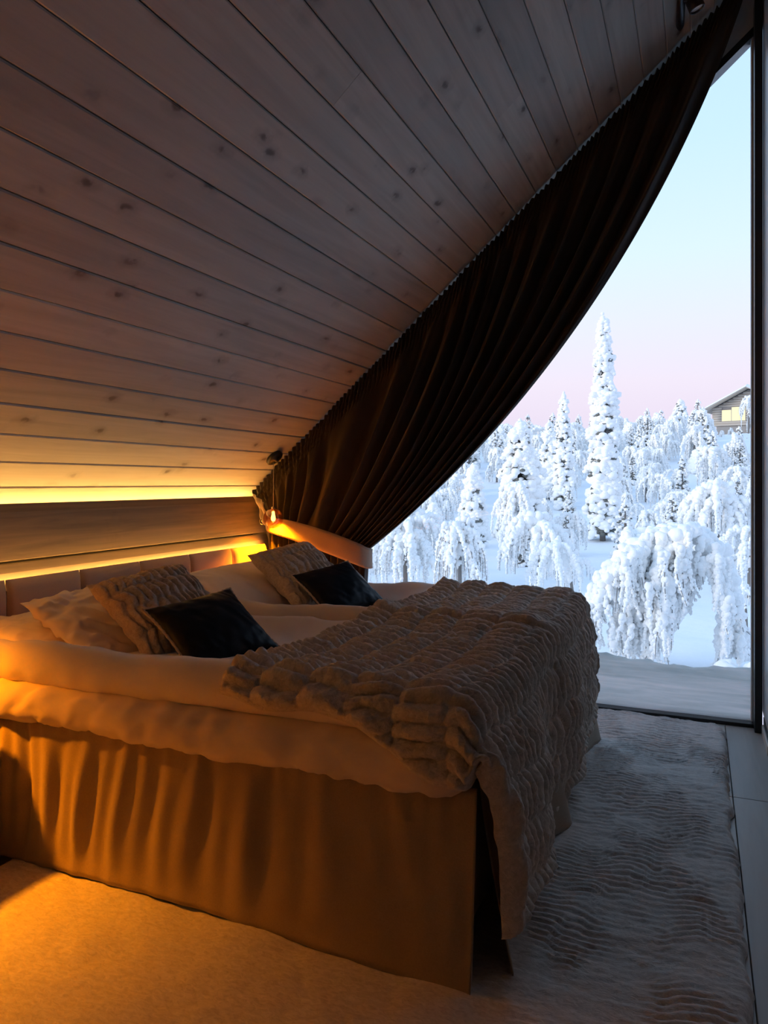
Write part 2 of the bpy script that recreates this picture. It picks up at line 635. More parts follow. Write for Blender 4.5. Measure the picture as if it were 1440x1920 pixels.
obj('pane', mesh(v, [(0, 1, 2, 3), (7, 6, 5, 4), (0, 4, 5, 1), (1, 5, 6, 2), (2, 6, 7, 3), (3, 7, 4, 0)], False), M['glass'], win)

v = []
for y in (YW - .005, YW + .1):
    v += [(.58, y, 0), (1.74, y, 0), (1.74, y, 2 * ZR - ceil_z(1.74) + .04), (.58, y, 2 * ZR - ceil_z(.58) + .04)]
obj('added_light_block', mesh(v, [(0, 1, 2, 3), (7, 6, 5, 4), (0, 4, 5, 1), (1, 5, 6, 2), (2, 6, 7, 3), (3, 7, 4, 0)], False), M['log'], gable)  # unseen wall piece, added to keep direct daylight off the near rug
added_win = structure(empty('added_window_2', (2.4, YW, 0)), 'unseen gable window added beyond the black post for more daylight', 'window')  # invented opening out of view, added to bring extra daylight into the room
XA, XB = 1.75, 3.1
za, zb = 2 * ZR - ceil_z(XA) - FO, 2 * ZR - ceil_z(XB) - FO
obj('frame_bottom', box_me(XA, XB, YW - .01, YW + .08, 0, .032, .003, 1), M['black'], added_win)
obj('frame_side', box_me(XB, XB + .05, YW - .01, YW + .08, 0, zb, .003, 1), M['black'], added_win)
obj('frame_top', sloped_bar(XA - .02, za, XB + .05, zb, .045, YW - .01, YW + .08), M['black'], added_win)
v = []
for y in (gy0, gy1):
    v += [(XA, y, .03), (XB, y, .03), (XB, y, zb - .02), (XA, y, za - .02)]
obj('pane', mesh(v, [(0, 1, 2, 3), (7, 6, 5, 4), (0, 4, 5, 1), (1, 5, 6, 2), (2, 6, 7, 3), (3, 7, 4, 0)], False), M['glass'], added_win)

pier = structure(obj('wall_pier', box_me(.298, .60, YW - .42, YW + .08, 0.085, ZR - .04, .004, 1), M['satin']), 'pale narrow wall pier beside the black window post', 'wall')
bb = structure(obj('baseboard_pier', box_me(.288, .61, YW - .43, YW - .100, 0, .05, .004, 1), M['plank']), 'pale wooden baseboard at the foot of the wall pier', 'baseboard')
obj('black_strip', box_me(.296, .604, YW - .424, YW - .092, .05, .085), M['black'], bb)  # black strip between the baseboard and the pier

# concealed light strips
def area(name, loc, sx, sy, direction, watts, parent=None, spread=180):
    d = bpy.data.lights.new(name, 'AREA')
    d.shape = 'RECTANGLE'
    d.size, d.size_y = sx, sy
    d.energy = watts
    d.color = WARM
    d.spread = math.radians(spread)
    o = bpy.data.objects.new(name, d)
    col.objects.link(o)
    o.location = loc
    q = Vector(direction).to_track_quat('-Z', 'Y')
    o.rotation_euler = q.to_euler()
    return o


led1 = tag(obj('light_strip', box_me(-2.70, -2.672, YB + .1, YW - .08, 1.090, 1.100), M['led']), 'warm concealed light strip on top of the log wall', 'light strip')
led2 = tag(obj('light_strip', box_me(-2.592, -2.580, YB + .1, YW - .12, .820, .829), M['led']), 'warm concealed light strip behind the padded headboard', 'light strip')
L1 = area('ceiling_wash', (-2.686, (YB + YW) / 2, 1.104), .022, YW - YB - .2, (.25, 0, 1), LED_CEIL_W)
L2 = area('headboard_wash', (-2.586, (YB + YW) / 2, .836), .008, YW - YB - .25, (0, 0, 1), LED_HEAD_W)
for L in (L1, L2):
    # long side along the wall
    dz = Vector((.5, 0, 1)) if L is L1 else Vector((-.9, 0, 1))
    zax = -dz.normalized()
    yax = Vector((0, 1, 0))
    xax = yax.cross(zax).normalized()
    L.rotation_euler = Matrix((xax, yax, zax)).transposed().to_euler()

# ------------------------------------------------------------------ headboard
HX = -2.54
hb = tag(empty('headboard', (HX - .03, 2.6, .3)), 'long dusty rose padded headboard of upright panels along the log wall', 'headboard')
obj('backing', box_me(HX - .052, HX - .03, .15, 4.10, .18, .812), M['slab'], hb)
seams = [2.154 - .3915 * j for j in (5, 4, 3, 2, 1)] + [2.154, 2.543, 2.932, 3.324, 3.715, 4.10]


def pad(y0, y1, z0, z1, x, depth):
    n, m_ = 21, 21
    p = np.linspace(-1, 1, n)
    q = np.linspace(-1, 1, m_)
    pp = np.sign(p) * np.abs(p) ** .55
    qq = np.sign(q) * np.abs(q) ** .55
    P, Q = np.meshgrid(pp, qq, indexing='ij')
    ex = (1 - np.abs(P) ** 10) ** .5 * (1 - np.abs(Q) ** 14) ** .5
    bul = .006 * (1 - P ** 2) * (1 - Q ** 2)
    X = x - depth + depth * ex + bul
    Y = (y0 + y1) / 2 + P * (y1 - y0) / 2
    Z = (z0 + z1) / 2 + Q * (z1 - z0) / 2
    V = np.stack([X, Y, Z], -1).reshape(-1, 3)
    return mesh(V, grid_faces(n, m_))


for a, b in zip(seams[:-1], seams[1:]):
    obj('padded_panel', pad(a + .002, b - .002, .19, .857, HX, .035), M['headboard'], hb)

# ------------------------------------------------------------------ bed
BX0, BX1, BY0, BY1, BYM = -2.52, -.52, 1.74, 3.63, 2.685
bed = tag(empty('double_bed', (-1.5, BYM, 0)), 'double bed with taupe fabric skirt and blush bedding against the padded headboard', 'bed')
for a, b in ((BY0 + .03, BYM - .005), (BYM + .005, BY1 - .03)):
    obj('bed_base', box_me(BX0, BX1 - .02, a, b, .10, .50, .02, 2), M['skirt'], bed)
    for lx in (BX0 + .2, BX1 - .25):
        for ly in (a + .12, b - .12):
            V, f = tube([(lx, ly, .018), (lx, ly, .11)], [.022, .028], 12)
            obj('leg', mesh(V, f, True), M['black_matte'], bed)


def skirt_side():
    nx, nz = 300, 30
    x = np.linspace(BX0 + .02, -.496, nx)
    t = np.linspace(0, 1, nz)
    X, T = np.meshgrid(x, t, indexing='ij')
    zb = .045 - .010 * sstep(-1.4, -.5, X)
    Z = .505 + (zb - .505) * T
    k = 2 * math.pi * (X * 5.2 + .55 * np.sin(X * 3.1) + .22 * vn(X * 3.0, T * 1.3, 0, 5))
    fold = .5 * np.sin(k) + .35 * np.sin(2.3 * k + 1.2 + T) + .25 * vn(X * 22, T * 1.5, 0, 9)
    amp = (.004 + .016 * np.sin(math.pi * np.clip(T * .95 + .06, 0, 1)) ** 1.2) * (1 - .75 * sstep(-1.25, -.7, X))
    hem = .007 * sstep(.925, .94, T)
    Y = BY0 + .012 - .055 * T * (.35 + .65 * sstep(-1.5, -.5, X)) - amp * fold - hem
    gather = .006 * np.sin(X * 95 + 2 * vn(X * 9, 0, 0, 3)) * np.exp(-T * 9)
    Y = Y - gather
    return mesh(np.stack([X, Y, Z], -1).reshape(-1, 3), grid_faces(nx, nz))


def skirt_foot(y0, y1, seed, flare=.05):
    ny, nz = 90, 24
    y = np.linspace(y0, y1, ny)
    t = np.linspace(0, 1, nz)
    Yg, T = np.meshgrid(y, t, indexing='ij')
    s = (Yg - y0) / (y1 - y0)
    Z = .505 + (.040 - .505) * T + .012 * T * np.sin(s * 7 + seed)
    fold = np.sin(s * 19 + seed) * .5 + .5 * vn(s * 7, T * 1.2, 0, seed)
    edge = np.exp(-((1 - s) / .12) ** 2) + np.exp(-(s / .12) ** 2)
    X = BX1 + .012 + (.040 + flare * edge) * T ** 1.2 + .012 * T * fold
    Yg = Yg + .02 * T * np.where(s > .5, 1, -1) * edge
    return mesh(np.stack([X, Yg, Z], -1).reshape(-1, 3), grid_faces(ny, nz))


def solid(o, th):
    m = o.modifiers.new('thickness', 'SOLIDIFY')
    m.thickness = th
    m.offset = 0
    return o


solid(obj('skirt_side_panel', skirt_side(), M['skirt'], bed), .004)
solid(obj('skirt_foot_panel', skirt_foot(1.815, 2.675, 3), M['skirt'], bed), .004)
solid(obj('skirt_foot_panel', skirt_foot(2.70, 3.62, 11), M['skirt'], bed), .004)
me = skirt_side().copy()
o = obj('skirt_side_panel', me, M['skirt'], bed)
for vtx in me.vertices:
    vtx.co.y = BY0 + BY1 - vtx.co.y
me.flip_normals()
solid(o, .004)


def soft_box(x0, x1, y0, y1, z0, z1, r, res):
    """a box with round edges on an even grid; returns verts, quads, normals"""
    def axis(a, b):
        n = max(3, int((b - a) / res))
        return np.linspace(a, b, n + 1)
    hx, hy, hz = (x1 - x0) / 2, (y1 - y0) / 2, (z1 - z0) / 2
    c = np.array([(x0 + x1) / 2, (y0 + y1) / 2, (z0 + z1) / 2])
    ax, ay, az = axis(-hx, hx), axis(-hy, hy), np.linspace(-hz, hz, max(7, int(2 * hz / res * 1.6)) + 1)
    V, Fc, off = [], [], 0
    for A, B, fixed, order in ((ax, ay, hz, 'xyz+'), (ax, ay, -hz, 'xyz-'), (ax, az, hy, 'xzy+'), (ax, az, -hy, 'xzy-'), (ay, az, hx, 'yzx+'), (ay, az, -hx, 'yzx-')):
        a, b = np.meshgrid(A, B, indexing='ij')
        cst = np.full_like(a, fixed)
        if order[:3] == 'xyz':
            P = np.stack([a, b, cst], -1)
        elif order[:3] == 'xzy':
            P = np.stack([a, cst, b], -1)
        else:
            P = np.stack([cst, a, b], -1)
        f = grid_faces(len(A), len(B)) + off
        flip = (order in ('xyz-', 'xzy+', 'yzx-'))
        if flip:
            f = f[:, ::-1]
        V.append(P.reshape(-1, 3))
        Fc.append(f)
        off += len(A) * len(B)
    V = np.concatenate(V)
    Fc = np.concatenate(Fc)
    inner = np.clip(V, [-(hx - r), -(hy - r), -(hz - r)], [hx - r, hy - r, hz - r])
    d = V - inner
    L = np.linalg.norm(d, axis=1)
    nrm = d / np.maximum(L, 1e-9)[:, None]
    V = inner + nrm * r
    # weld the seams between faces
    key = np.round(V / 1e-4).astype(np.int64)
    _, first, inv = np.unique(key, axis=0, return_index=True, return_inverse=True)
    inv = inv.ravel()
    V2, n2 = V[first] + c, nrm[first]
    F2 = inv[Fc]
    ok = np.array([len(set(q)) == 4 for q in F2.tolist()])
    return V2, F2[ok], n2


def bed_top(x, y):
    x, y = np.asarray(x, float), np.asarray(y, float)
    dist = np.minimum.reduce([np.abs(y - (BY0 + .03)), np.abs(y - (BYM + .03)), np.abs(y - (BY1 - .03))])
    inner = 1 - np.exp(-(dist / .15) ** 2)
    dip = .028 + .050 * sstep(-1.15, -1.45, x)
    z = .705 + .010 * fbm(x * 3, y * 3, 0, 31) - dip * inner - .026 * sstep(-1.75, -1.95, x) * inner - .022 * np.exp(-((y - BYM) / .03) ** 2)
    z = z + .006 * np.exp(-((y - (BY1 - .05)) / .14) ** 2) + .012 * np.exp(-((y - (BYM + .06)) / .09) ** 2)
    return z


# lower puffy layer: the mattress in its sheet
V, Fq, Nn = soft_box(BX0 + .01, BX1 + .008, BY0 - .045, BY1 - .005, .485, .615, .06, .016)
wr = fbm(V[:, 0] * 9 + V[:, 2] * 6, V[:, 2] * 9, V[:, 1] * 9, 41, 3) * .010 + .007 * vn(V[:, 0] * 24 - V[:, 2] * 16, V[:, 2] * 12, V[:, 1] * 20, 43)
wr = wr + .004 * (1 - np.abs(vn(V[:, 0] * 13 + V[:, 2] * 22, V[:, 2] * 10 + V[:, 0] * 5, V[:, 1] * 12, 47)) * 2) + .004 * (1 - 2 * np.abs(vn(V[:, 0] * 27 - V[:, 2] * 30, V[:, 2] * 24, V[:, 1] * 25, 48)))
V = V + Nn * wr[:, None]
V[:, 2] += np.where(V[:, 2] < .55, .016 * vn(V[:, 0] * 2.2, V[:, 1] * 2.2, 0, 44), 0)
obj('mattress_in_sheet', mesh(V, Fq), M['sheet'], bed)


def duvet(y0, y1, seed, label):
    V, Fq, Nn = soft_box(-2.44, BX1 - .008, y0, y1, .605, .725, .055, .02)
    wr = .012 * fbm(V[:, 0] * 4 + 2 * V[:, 1], V[:, 1] * 5, V[:, 2] * 7, seed, 3) + .004 * vn(V[:, 0] * 20 + V[:, 1] * 9, V[:, 1] * 14, V[:, 2] * 14, seed + 5)
    V = V + Nn * wr[:, None]
    top = sstep(.62, .70, V[:, 2])
    V[:, 2] += top * (bed_top(V[:, 0], V[:, 1]) - .705)
    V[:, 2] += top * .010 * vn(V[:, 1] * 5 + V[:, 0] * 3, V[:, 0] * 4, 0, seed + 2) * sstep(-1.0, -1.3, V[:, 0])
    return tag(obj('duvet', mesh(V, Fq), M['duvet']), label, 'duvet', 'duvets on the double bed')


duvet(BY0 - .03, BYM - .012, 61, 'pale blush duvet on the nightstand side of the double bed')
duvet(BYM + .012, BY1 - .015, 71, 'pale blush duvet on the window side of the double bed')

# ------------------------------------------------------------------ fur throw
def ruche(a, b, seed, band=.115, w=.034, amp=.016, wild=1.0):
    """gathered faux fur: ridges along a, pinched by seams every band"""
    aa = a + .012 * vn(b * 5, a * 3, 0, seed) + .006 * vn(b * 17, a * 7, 0, seed + 1)
    q = aa / band
    kf = np.floor(q)
    f = q - kf
    r0 = _hash(kf, kf * 0 + 3, kf * 0, seed)
    ph = b / w + r0 * 7.0 + wild * (.9 * vn(b * 9, kf * 3.7, 0, seed + 3) + .35 * vn(b * 14, a * 20, 0, seed + 4))
    ridge = np.abs(np.sin(math.pi * ph)) ** .75
    swell = .35 + .65 * np.sin(math.pi * np.clip(f, 0, 1)) ** .6
    return amp * (ridge * swell - .25) + .10 * amp * vn(a * 120, b * 120, 0, seed + 7) + .15 * amp * vn(a * 45, b * 45, 0, seed + 8)


def throw():
    R_ = .085
    A0 = -1.225                                      # head edge
    top_len = (BX1 + .026) - R_ - A0
    arc = R_ * math.pi / 2
    drop = .50
    na, nb = 270, 410
    sa = np.linspace(0, top_len + arc + drop, na)
    sb = np.linspace(0, 1, nb)
    Aa, Bb = np.meshgrid(sa, sb, indexing='ij')

    def edge(t):                                     # t measured from where the round edge starts
        th = np.clip(t / R_, 0, math.pi / 2)
        h = np.where(t < 0, t, R_ * np.sin(th))
        d = np.where(t < 0, 0, R_ * (1 - np.cos(th)) + np.maximum(t - arc, 0))
        return h, d
    ta = Aa - top_len
    ha, da = edge(ta)
    u = Aa / (top_len + arc + drop)
    over_n = .045 + .02 * vn(Aa * 6, 0, 0, 3) + .12 * np.exp(-((ta - .01) / .18) ** 2) * (ta < .01) + .12 * np.exp(-((ta - .01) / .13) ** 2) * (ta >= .01)
    over_n = over_n - .075 * sstep(.06, .34, ta)
    ys, ye = BY0 - .05, BY1 + .005
    bl0 = -(over_n)
    width = ye - ys
    bpos = bl0 + (width + over_n + .10) * Bb          # distance from the near edge of the bed
    tn = (R_ - bpos)
    hn, dn = edge(tn)
    tf = bpos - (width - R_)
    hf, df = edge(tf)
    Y = np.where(bpos < width / 2, ys + R_ - hn, ye - R_ + hf)
    down_side = np.where(bpos < width / 2, dn, df)
    X = A0 + top_len + ha
    ztop = bed_top(X, Y) + .030
    hang = sstep(.02, .3, da)
    swing = .022 * hang * np.sin(Y * 9 + 1.0) + .02 * hang * np.sin(Y * 4.3)
    Z = ztop - da - down_side * (1 - .85 * sstep(.03, .15, da))
    Z = Z + hang * (-.05 * np.exp(-((Y - 2.62) / .42) ** 2) + .008 * np.sin(Y * 7))
    near = np.exp(-((Y - 1.72) / .38) ** 2)
    X = X + swing * (1 - .6 * sstep(2.9, 3.6, Y)) + .055 * hang * (1 - .55 * sstep(2.8, 3.6, Y)) + .045 * near * sstep(.05, .5, da)
    Z = Z + .035 * near * hang
    P = np.stack([X, Y, Z], -1)
    ga, gb = np.gradient(P, axis=0), np.gradient(P, axis=1)
    Nn = np.cross(ga, gb)
    Nn /= np.linalg.norm(Nn, axis=-1)[..., None] + 1e-12
    big = 1.0 + .30 * (1 - sstep(.1, .6, Aa))
    H = ruche(Aa, bpos + .03 * np.sin(Aa * 5), 91, .135, .050, .028, .55) * big
    # rolled hems
    e = np.minimum.reduce([Aa, (top_len + arc + drop) - Aa, (bpos - bl0), (bl0 + width + over_n + .10) - bpos])
    roll = np.clip(e / .03, 0, 1)
    H = H * sstep(0, .05, e) - .040 * (1 - np.sqrt(1 - (1 - roll) ** 2)) + .014 * np.exp(-((e - .035) / .025) ** 2) + .004 * vn(Aa * 30, bpos * 30, 0, 13) * (1 - sstep(0, .05, e))
    P = P + Nn * H[..., None]
    return mesh(P.reshape(-1, 3), grid_faces(na, nb))


tag(obj('fur_throw', throw(), M['blanket']), 'ruched taupe faux fur throw draped over the foot of the bed', 'throw blanket')

# ------------------------------------------------------------------ cushions and pillows
def pillow_mesh(a, b, th, n=48, pinch=.10, power=.5, ruch=None, wrinkle=.004, seed=0, asym=0.0):
    p = np.linspace(-1, 1, n)
    p = np.sign(p) * np.abs(p) ** .8
    P, Q = np.meshgrid(p, p, indexing='ij')
    ox = P * (1 - pinch * (1 - Q ** 2) * np.abs(P) ** 3)
    oy = Q * (1 - pinch * (1 - P ** 2) * np.abs(Q) ** 3)
    prof = np.maximum((1 - P ** 2) * (1 - Q ** 2), 0) ** power
    X, Y = ox * a / 2, oy * b / 2
    tops = []
    for sgn in (1, -1):
        Z = sgn * th / 2 * prof
        w = wrinkle * fbm(P * 4 + sgn * 9, Q * 4, 0, seed, 3) * sstep(0, .3, prof)
        w = w + wrinkle * .9 * vn(P * 14 + 4 * Q, Q * 9 + sgn * 5, 0, seed + 2) * (1 - prof) * sstep(0, .15, prof)
        w = w + wrinkle * .7 * (1 - 2 * np.abs(vn(P * 5 + 2.5 * Q, Q * 2.2 - P, sgn * 3.0, seed + 6))) * sstep(.05, .4, prof)
        if ruch is not None:
            w = w + ruch(X, Y + sgn * .3) * sstep(0, .25, prof)
        Z = Z + sgn * w + asym * Q * th * prof
        tops.append(np.stack([X, Y, Z], -1).reshape(-1, 3))
    V = np.concatenate(tops)
    f1 = grid_faces(n, n)
    f2 = grid_faces(n, n)[:, ::-1] + n * n
    Fq = np.concatenate([f1, f2])
    key = np.round(V / 1e-5).astype(np.int64)
    _, first, inv = np.unique(key, axis=0, return_index=True, return_inverse=True)
    inv = inv.ravel()
    outline = []
    idx = np.arange(n)
    ring = [(i, 0) for i in idx] + [(n - 1, j) for j in idx[1:]] + [(i, n - 1) for i in idx[::-1][1:]] + [(0, j) for j in idx[::-1][1:-1]]
    outline = np.array([tops[0][i * n + j] for i, j in ring])
    return V[first], inv[Fq], outline


def pose(o, c, e1, e2):
    e1 = np.array(e1, float)
    e1 /= np.linalg.norm(e1)
    e2 = np.array(e2, float)
    e2 -= e1 * (e1 @ e2)
    e2 /= np.linalg.norm(e2)
    n = np.cross(e1, e2)
    m = Matrix([[e1[0], e2[0], n[0], c[0]], [e1[1], e2[1], n[1], c[1]], [e1[2], e2[2], n[2], c[2]], [0, 0, 0, 1]])
    o.matrix_world = m
    o.location = m.to_translation()
    o.rotation_euler = m.to_euler()


# e1 runs along the cushion's top edge away from the camera, e2 from its lower edge up to its top edge
def cushion(name, label, cat, c, e1, e2, a, b, th, mat, group=None, piping=None, **kw):
    root = empty(name, (0, 0, 0))
    tag(root, label, cat, group)
    V, Fq, outl = pillow_mesh(a, b, th, **kw)
    cv = bpy.data.objects.new('cover', mesh(V, Fq))
    cv.data.materials.append(mat)
    col.objects.link(cv)
    cv.parent = root
    if piping:
        P = np.concatenate([outl, outl[:1]])
        tV, tf = tube(P, .0055 + .0012 * np.sin(np.arange(len(P)) * 2.1), 8, caps=False)
        pc = bpy.data.objects.new('piping', mesh(tV, tf))
        pc.data.materials.append(piping)
        col.objects.link(pc)
        pc.parent = root
        pc['label'] = 'twisted tan cord along the edge'
    pose(root, c, e1, e2)
    return root


ru = lambda X, Y: ruche(Y, X, 17, .10, .033, .017)
ru2 = lambda X, Y: ruche(Y, X, 57, .10, .033, .017)
cushion('sleeping_pillow', 'creased pale pillow propped up behind the fur cushion on the nightstand side', 'pillow', (-2.04, 2.27, .722), (.16, .98, .04), (-.84, .12, .40), .64, .46, .13, M['pillowcase'], 'sleeping pillows', n=72, pinch=.07, wrinkle=.015, seed=5)
cushion('sleeping_pillow', 'flat pale pillow lying lowest, next to the nightstand', 'pillow', (-2.27, 2.21, .674), (.05, .99, .0), (-.97, .05, .14), .64, .46, .11, M['pillowcase'], 'sleeping pillows', n=72, pinch=.06, wrinkle=.011, seed=15)
cushion('sleeping_pillow', 'smooth pale pillow under the fur cushion near the hanging bulb', 'pillow', (-2.07, 3.18, .716), (.12, .99, .03), (-.86, .1, .40), .64, .46, .13, M['pillowcase'], 'sleeping pillows', n=64, pinch=.07, wrinkle=.005, seed=25)
cushion('sleeping_pillow', 'pale pillow lying flat under another, against the headboard by the hanging bulb', 'pillow', (-2.28, 3.19, .670), (.0, 1, .0), (-.97, .0, .14), .64, .46, .10, M['pillowcase'], 'sleeping pillows', n=64, pinch=.06, wrinkle=.005, seed=35)
cushion('fur_cushion', 'square ruched beige fur cushion against the creased pillow', 'cushion', (-1.835, 2.24, .774), (.20, .97, .10), (-.76, .15, .58), .43, .42, .15, M['furcushion'], 'fur cushions', n=120, ruch=ru, seed=45)
cushion('fur_cushion', 'square ruched beige fur cushion under the hanging glass bulb', 'cushion', (-1.865, 3.33, .784), (.25, .96, .10), (-.76, .2, .58), .43, .42, .15, M['furcushion'], 'fur cushions', n=120, ruch=ru2, seed=46)
cushion('satin_cushion', 'dark navy satin cushion with tan piping in front of the creased pillow', 'cushion', (-1.59, 2.19, .727), (.33, .93, .10), (-.78, .25, .56), .37, .345, .12, M['navy'], 'navy cushions', piping=M['cord'], n=48, seed=55, wrinkle=.003)
cushion('satin_cushion', 'dark navy satin cushion with tan piping, close to the tied-back curtain', 'cushion', (-1.60, 3.22, .732), (.40, .90, .12), (-.76, .3, .56), .36, .335, .12, M['navy'], 'navy cushions', piping=M['cord'], n=48, seed=65, wrinkle=.003)

# ------------------------------------------------------------------ rug
def rug():
    x0, x1, y0, y1 = -2.05, .115, .20, 4.135
    nx, ny = 270, 560
    x = np.linspace(x0, x1, nx)
    y = np.linspace(y0, y1, ny)
    X, Y = np.meshgrid(x, y, indexing='ij')
    e = np.minimum.reduce([X - x0, x1 - X, Y - y0, y1 - Y])
    warp = .07 * vn(X * 3, Y * 2.2, 0, 3) + .026 * vn(X * 9, Y * 4, 0, 4) + .013 * vn(X * 24, Y * 4, 0, 5) + .006 * vn(X * 50, Y * 12, 0, 55)
    ph = (Y + warp) / .027 + .8 * vn(X * 5, Y * 2, 0, 8)
    rid = np.abs(np.sin(math.pi * ph)) ** .6 * 2 - 1
    right = sstep(-.62, -.40, X)
    mask = .15 + .85 * sstep(-.4, .5, vn(X * 6, Y * 5, 0, 6) + .6 * vn(X * 13, Y * 10, 0, 16)) * (right + .08 * (1 - right))
    h = .0062 * rid * mask + .010 * fbm(X * 3.5, Y * 3.0, 0, 12, 3) + .006 * fbm(X * 15, Y * 24, 0, 15, 3) * (.35 + .65 * right) + .010 * (1 - right) * np.abs(fbm(X * 5 + Y * 3, Y * 4 - X * 2, 0, 25, 3)) ** .7
    tread = .012 * vn(X * 6, Y * 1.6, 0, 19) * right
    Z = .030 + h + tread * .6
    Z = Z * np.sqrt(np.clip(1 - (1 - np.clip(e / .03, 0, 1)) ** 2, 0, 1)) + .004
    X = X + (.006 * vn(X * 0, Y * 40, 0, 21) + .008 * vn(0 * X, Y * 9, 0, 22)) * sstep(.1, 0, x1 - X)
    Y = Y + .010 * vn(X * 25, 0 * Y, 0, 23) * sstep(.1, 0, y1 - Y)
    # round the corner by the window
    V = np.stack([X, Y, Z], -1)
    cx, cy, cr = x1 - .07, y1 - .07, .07
    d = np.stack([X - cx, Y - cy], -1)
    m = (X > cx) & (Y > cy)
    mx = np.maximum(d[..., 0], d[..., 1])
    ln = np.linalg.norm(d, axis=-1) + 1e-9
    k = np.where(m, mx / ln, 1)
    V[..., 0] = np.where(m, cx + d[..., 0] * k, X)
    V[..., 1] = np.where(m, cy + d[..., 1] * k, Y)
    return mesh(V.reshape(-1, 3), grid_faces(nx, ny))


tag(obj('fur_rug', rug(), M['rug']), 'large pale grey faux fur rug with wavy pile under the bed', 'rug')

# ------------------------------------------------------------------ nightstand just outside the frame, its lamp shadow falls in it
ns = tag(empty('nightstand', (-2.33, 1.40, 0)), 'dark wooden nightstand with splayed legs beside the bed skirt', 'nightstand')
obj('top', box_me(-2.53, -2.125, 1.16, 1.655, .50, .528, .006, 2), M['nightstand'], ns)
obj('body', box_me(-2.52, -2.15, 1.18, 1.635, .22, .50, .004, 1), M['nightstand'], ns)
dr = obj('drawer', box_me(-2.15, -2.135, 1.195, 1.62, .25, .48, .003, 1), M['nightstand'], ns)
for lx, ly, fx, fy in ((-2.17, 1.61, -1.945, 1.575), (-2.17, 1.20, -1.96, 1.24), (-2.49, 1.61, -2.50, 1.60), (-2.49, 1.2, -2.50, 1.22)):
    V, f = tube([(lx, ly, .23), (fx, fy, .045 if fx > -2.05 else 0.0)], [.02, .013], 12)
    obj('leg', mesh(V, f), M['nightstand'], ns)

# ------------------------------------------------------------------ pendants
def pendant(x, y, z, label, light='bulb_light'):
    zc = ceil_z(x)
    root = tag(empty('pendant_lamp', (x, y, zc)), label, 'pendant lamp', 'glass bulb pendants over the nightstands')
    V, f = lathe([(0, 0), (.052, 0), (.056, -.004), (.056, -.022), (.050, -.028), (.012, -.030), (.010, -.045), (0, -.046)], 28)
    c = obj('ceiling_canopy', mesh(V, f), M['black'], root)
    c.parent = root
    c.matrix_parent_inverse = Matrix()
    c.location = (0, 0, 0)
    c.rotation_euler = (0, -ANG, 0)
    V, f = tube([(x, y, zc - .03), (x + .001, y, (zc + z) / 2), (x, y, z + .058)], .0018, 6)
    obj('cord', mesh(V, f), M['lining'], root)
    V, f = lathe([(0, .072), (.010, .072), (.014, .064), (.015, .048), (.011, .044), (0, .044)], 18, (x, y, z))
    obj('socket', mesh(V, f), M['brass'], root)
    ang = np.linspace(.16, math.pi, 22)
    V, f = lathe(np.stack([.062 * np.sin(ang), .062 * np.cos(ang)], -1), 32, (x, y, z))
    g = obj('glass_globe', mesh(V, f), M['amber'], root)
    V, f = lathe([(0, .035), (.008, .034), (.010, .015), (.014, -.005), (.014, -.016), (.008, -.026), (0, -.028)], 16, (x, y, z + .008))
    obj('filament', mesh(V, f), M['filament'], root)
    d = bpy.data.lights.new(light, 'SPOT')
    d.spot_size = math.radians(138)
    d.spot_blend = .95
    d.energy = PEND_W
    d.color = (1.0, .43, .008)
    d.shadow_soft_size = .02
    lo = bpy.data.objects.new(light, d)
    col.objects.link(lo)
    lo.location = (x, y, z - .012)
    return root


pendant(-2.42, 3.95, 1.030, 'hanging glass globe bulb on a thin cord in front of the curtain')
pendant(-2.435, 1.37, 1.04, 'hanging glass globe bulb above the dark nightstand', 'bulb_light_offscreen')

# ------------------------------------------------------------------ ceiling spotlight
sp = tag(empty('ceiling_spotlight', (-.085, 3.55, ceil_z(-.085))), 'black spotlight on a bar fixed to the pine ceiling by the curtain top', 'spotlight')
pA, pB = np.array(on(1284, 45, 1, 3.62)), None
# bar lies on the ceiling, running along the boards
t_ = X0 + (T0 + 22.55 * TP) * CA
bx = -.105


def on_ceiling(px, py, off=0.0):
    d = ray(px, py)
    s = (Z0 - off / CA - SL * X0 - S) / (d[2] - SL * d[0])
    return np.array([0, 0, S]) + s * d


b0, b1 = on_ceiling(1275, 55, .022), on_ceiling(1280, -70, .022)
V, f = tube([b0, b0 * .93 + b1 * .07, b1], [.010, .019, .019], 12)
obj('mounting_bar', mesh(V, f), M['black'], sp)
h0 = on_ceiling(1300, 0, .06)
axis = np.array([.35, .10, -.9])
axis /= np.linalg.norm(axis)
q = Vector(axis).to_track_quat('-Z', 'Y')
V, f = lathe([(0, .055), (.030, .055), (.034, .048), (.036, -.045), (.033, -.050), (.029, -.046), (.027, -.03), (0, -.028)], 24)
sh = obj('lamp_head', mesh(V, f), M['black'], sp)
V2, f2 = lathe([(0, -.036), (.026, -.036), (.0275, -.040), (.0275, -.034)], 24)
ln = obj('lens', mesh(V2, f2), M['wall'], sp)
for o_ in (sh, ln):
    o_.location = h0
    o_.rotation_euler = q.to_euler()
V, f = tube([on_ceiling(1279, 0, .03), h0], .010, 10)
obj('arm', mesh(V, f), M['black'], sp)

# ------------------------------------------------------------------ curtain
YC = 4.10


def cpt(px, py):
    p = on(px, py, 1, YC)
    return np.array([p[0], p[2]])


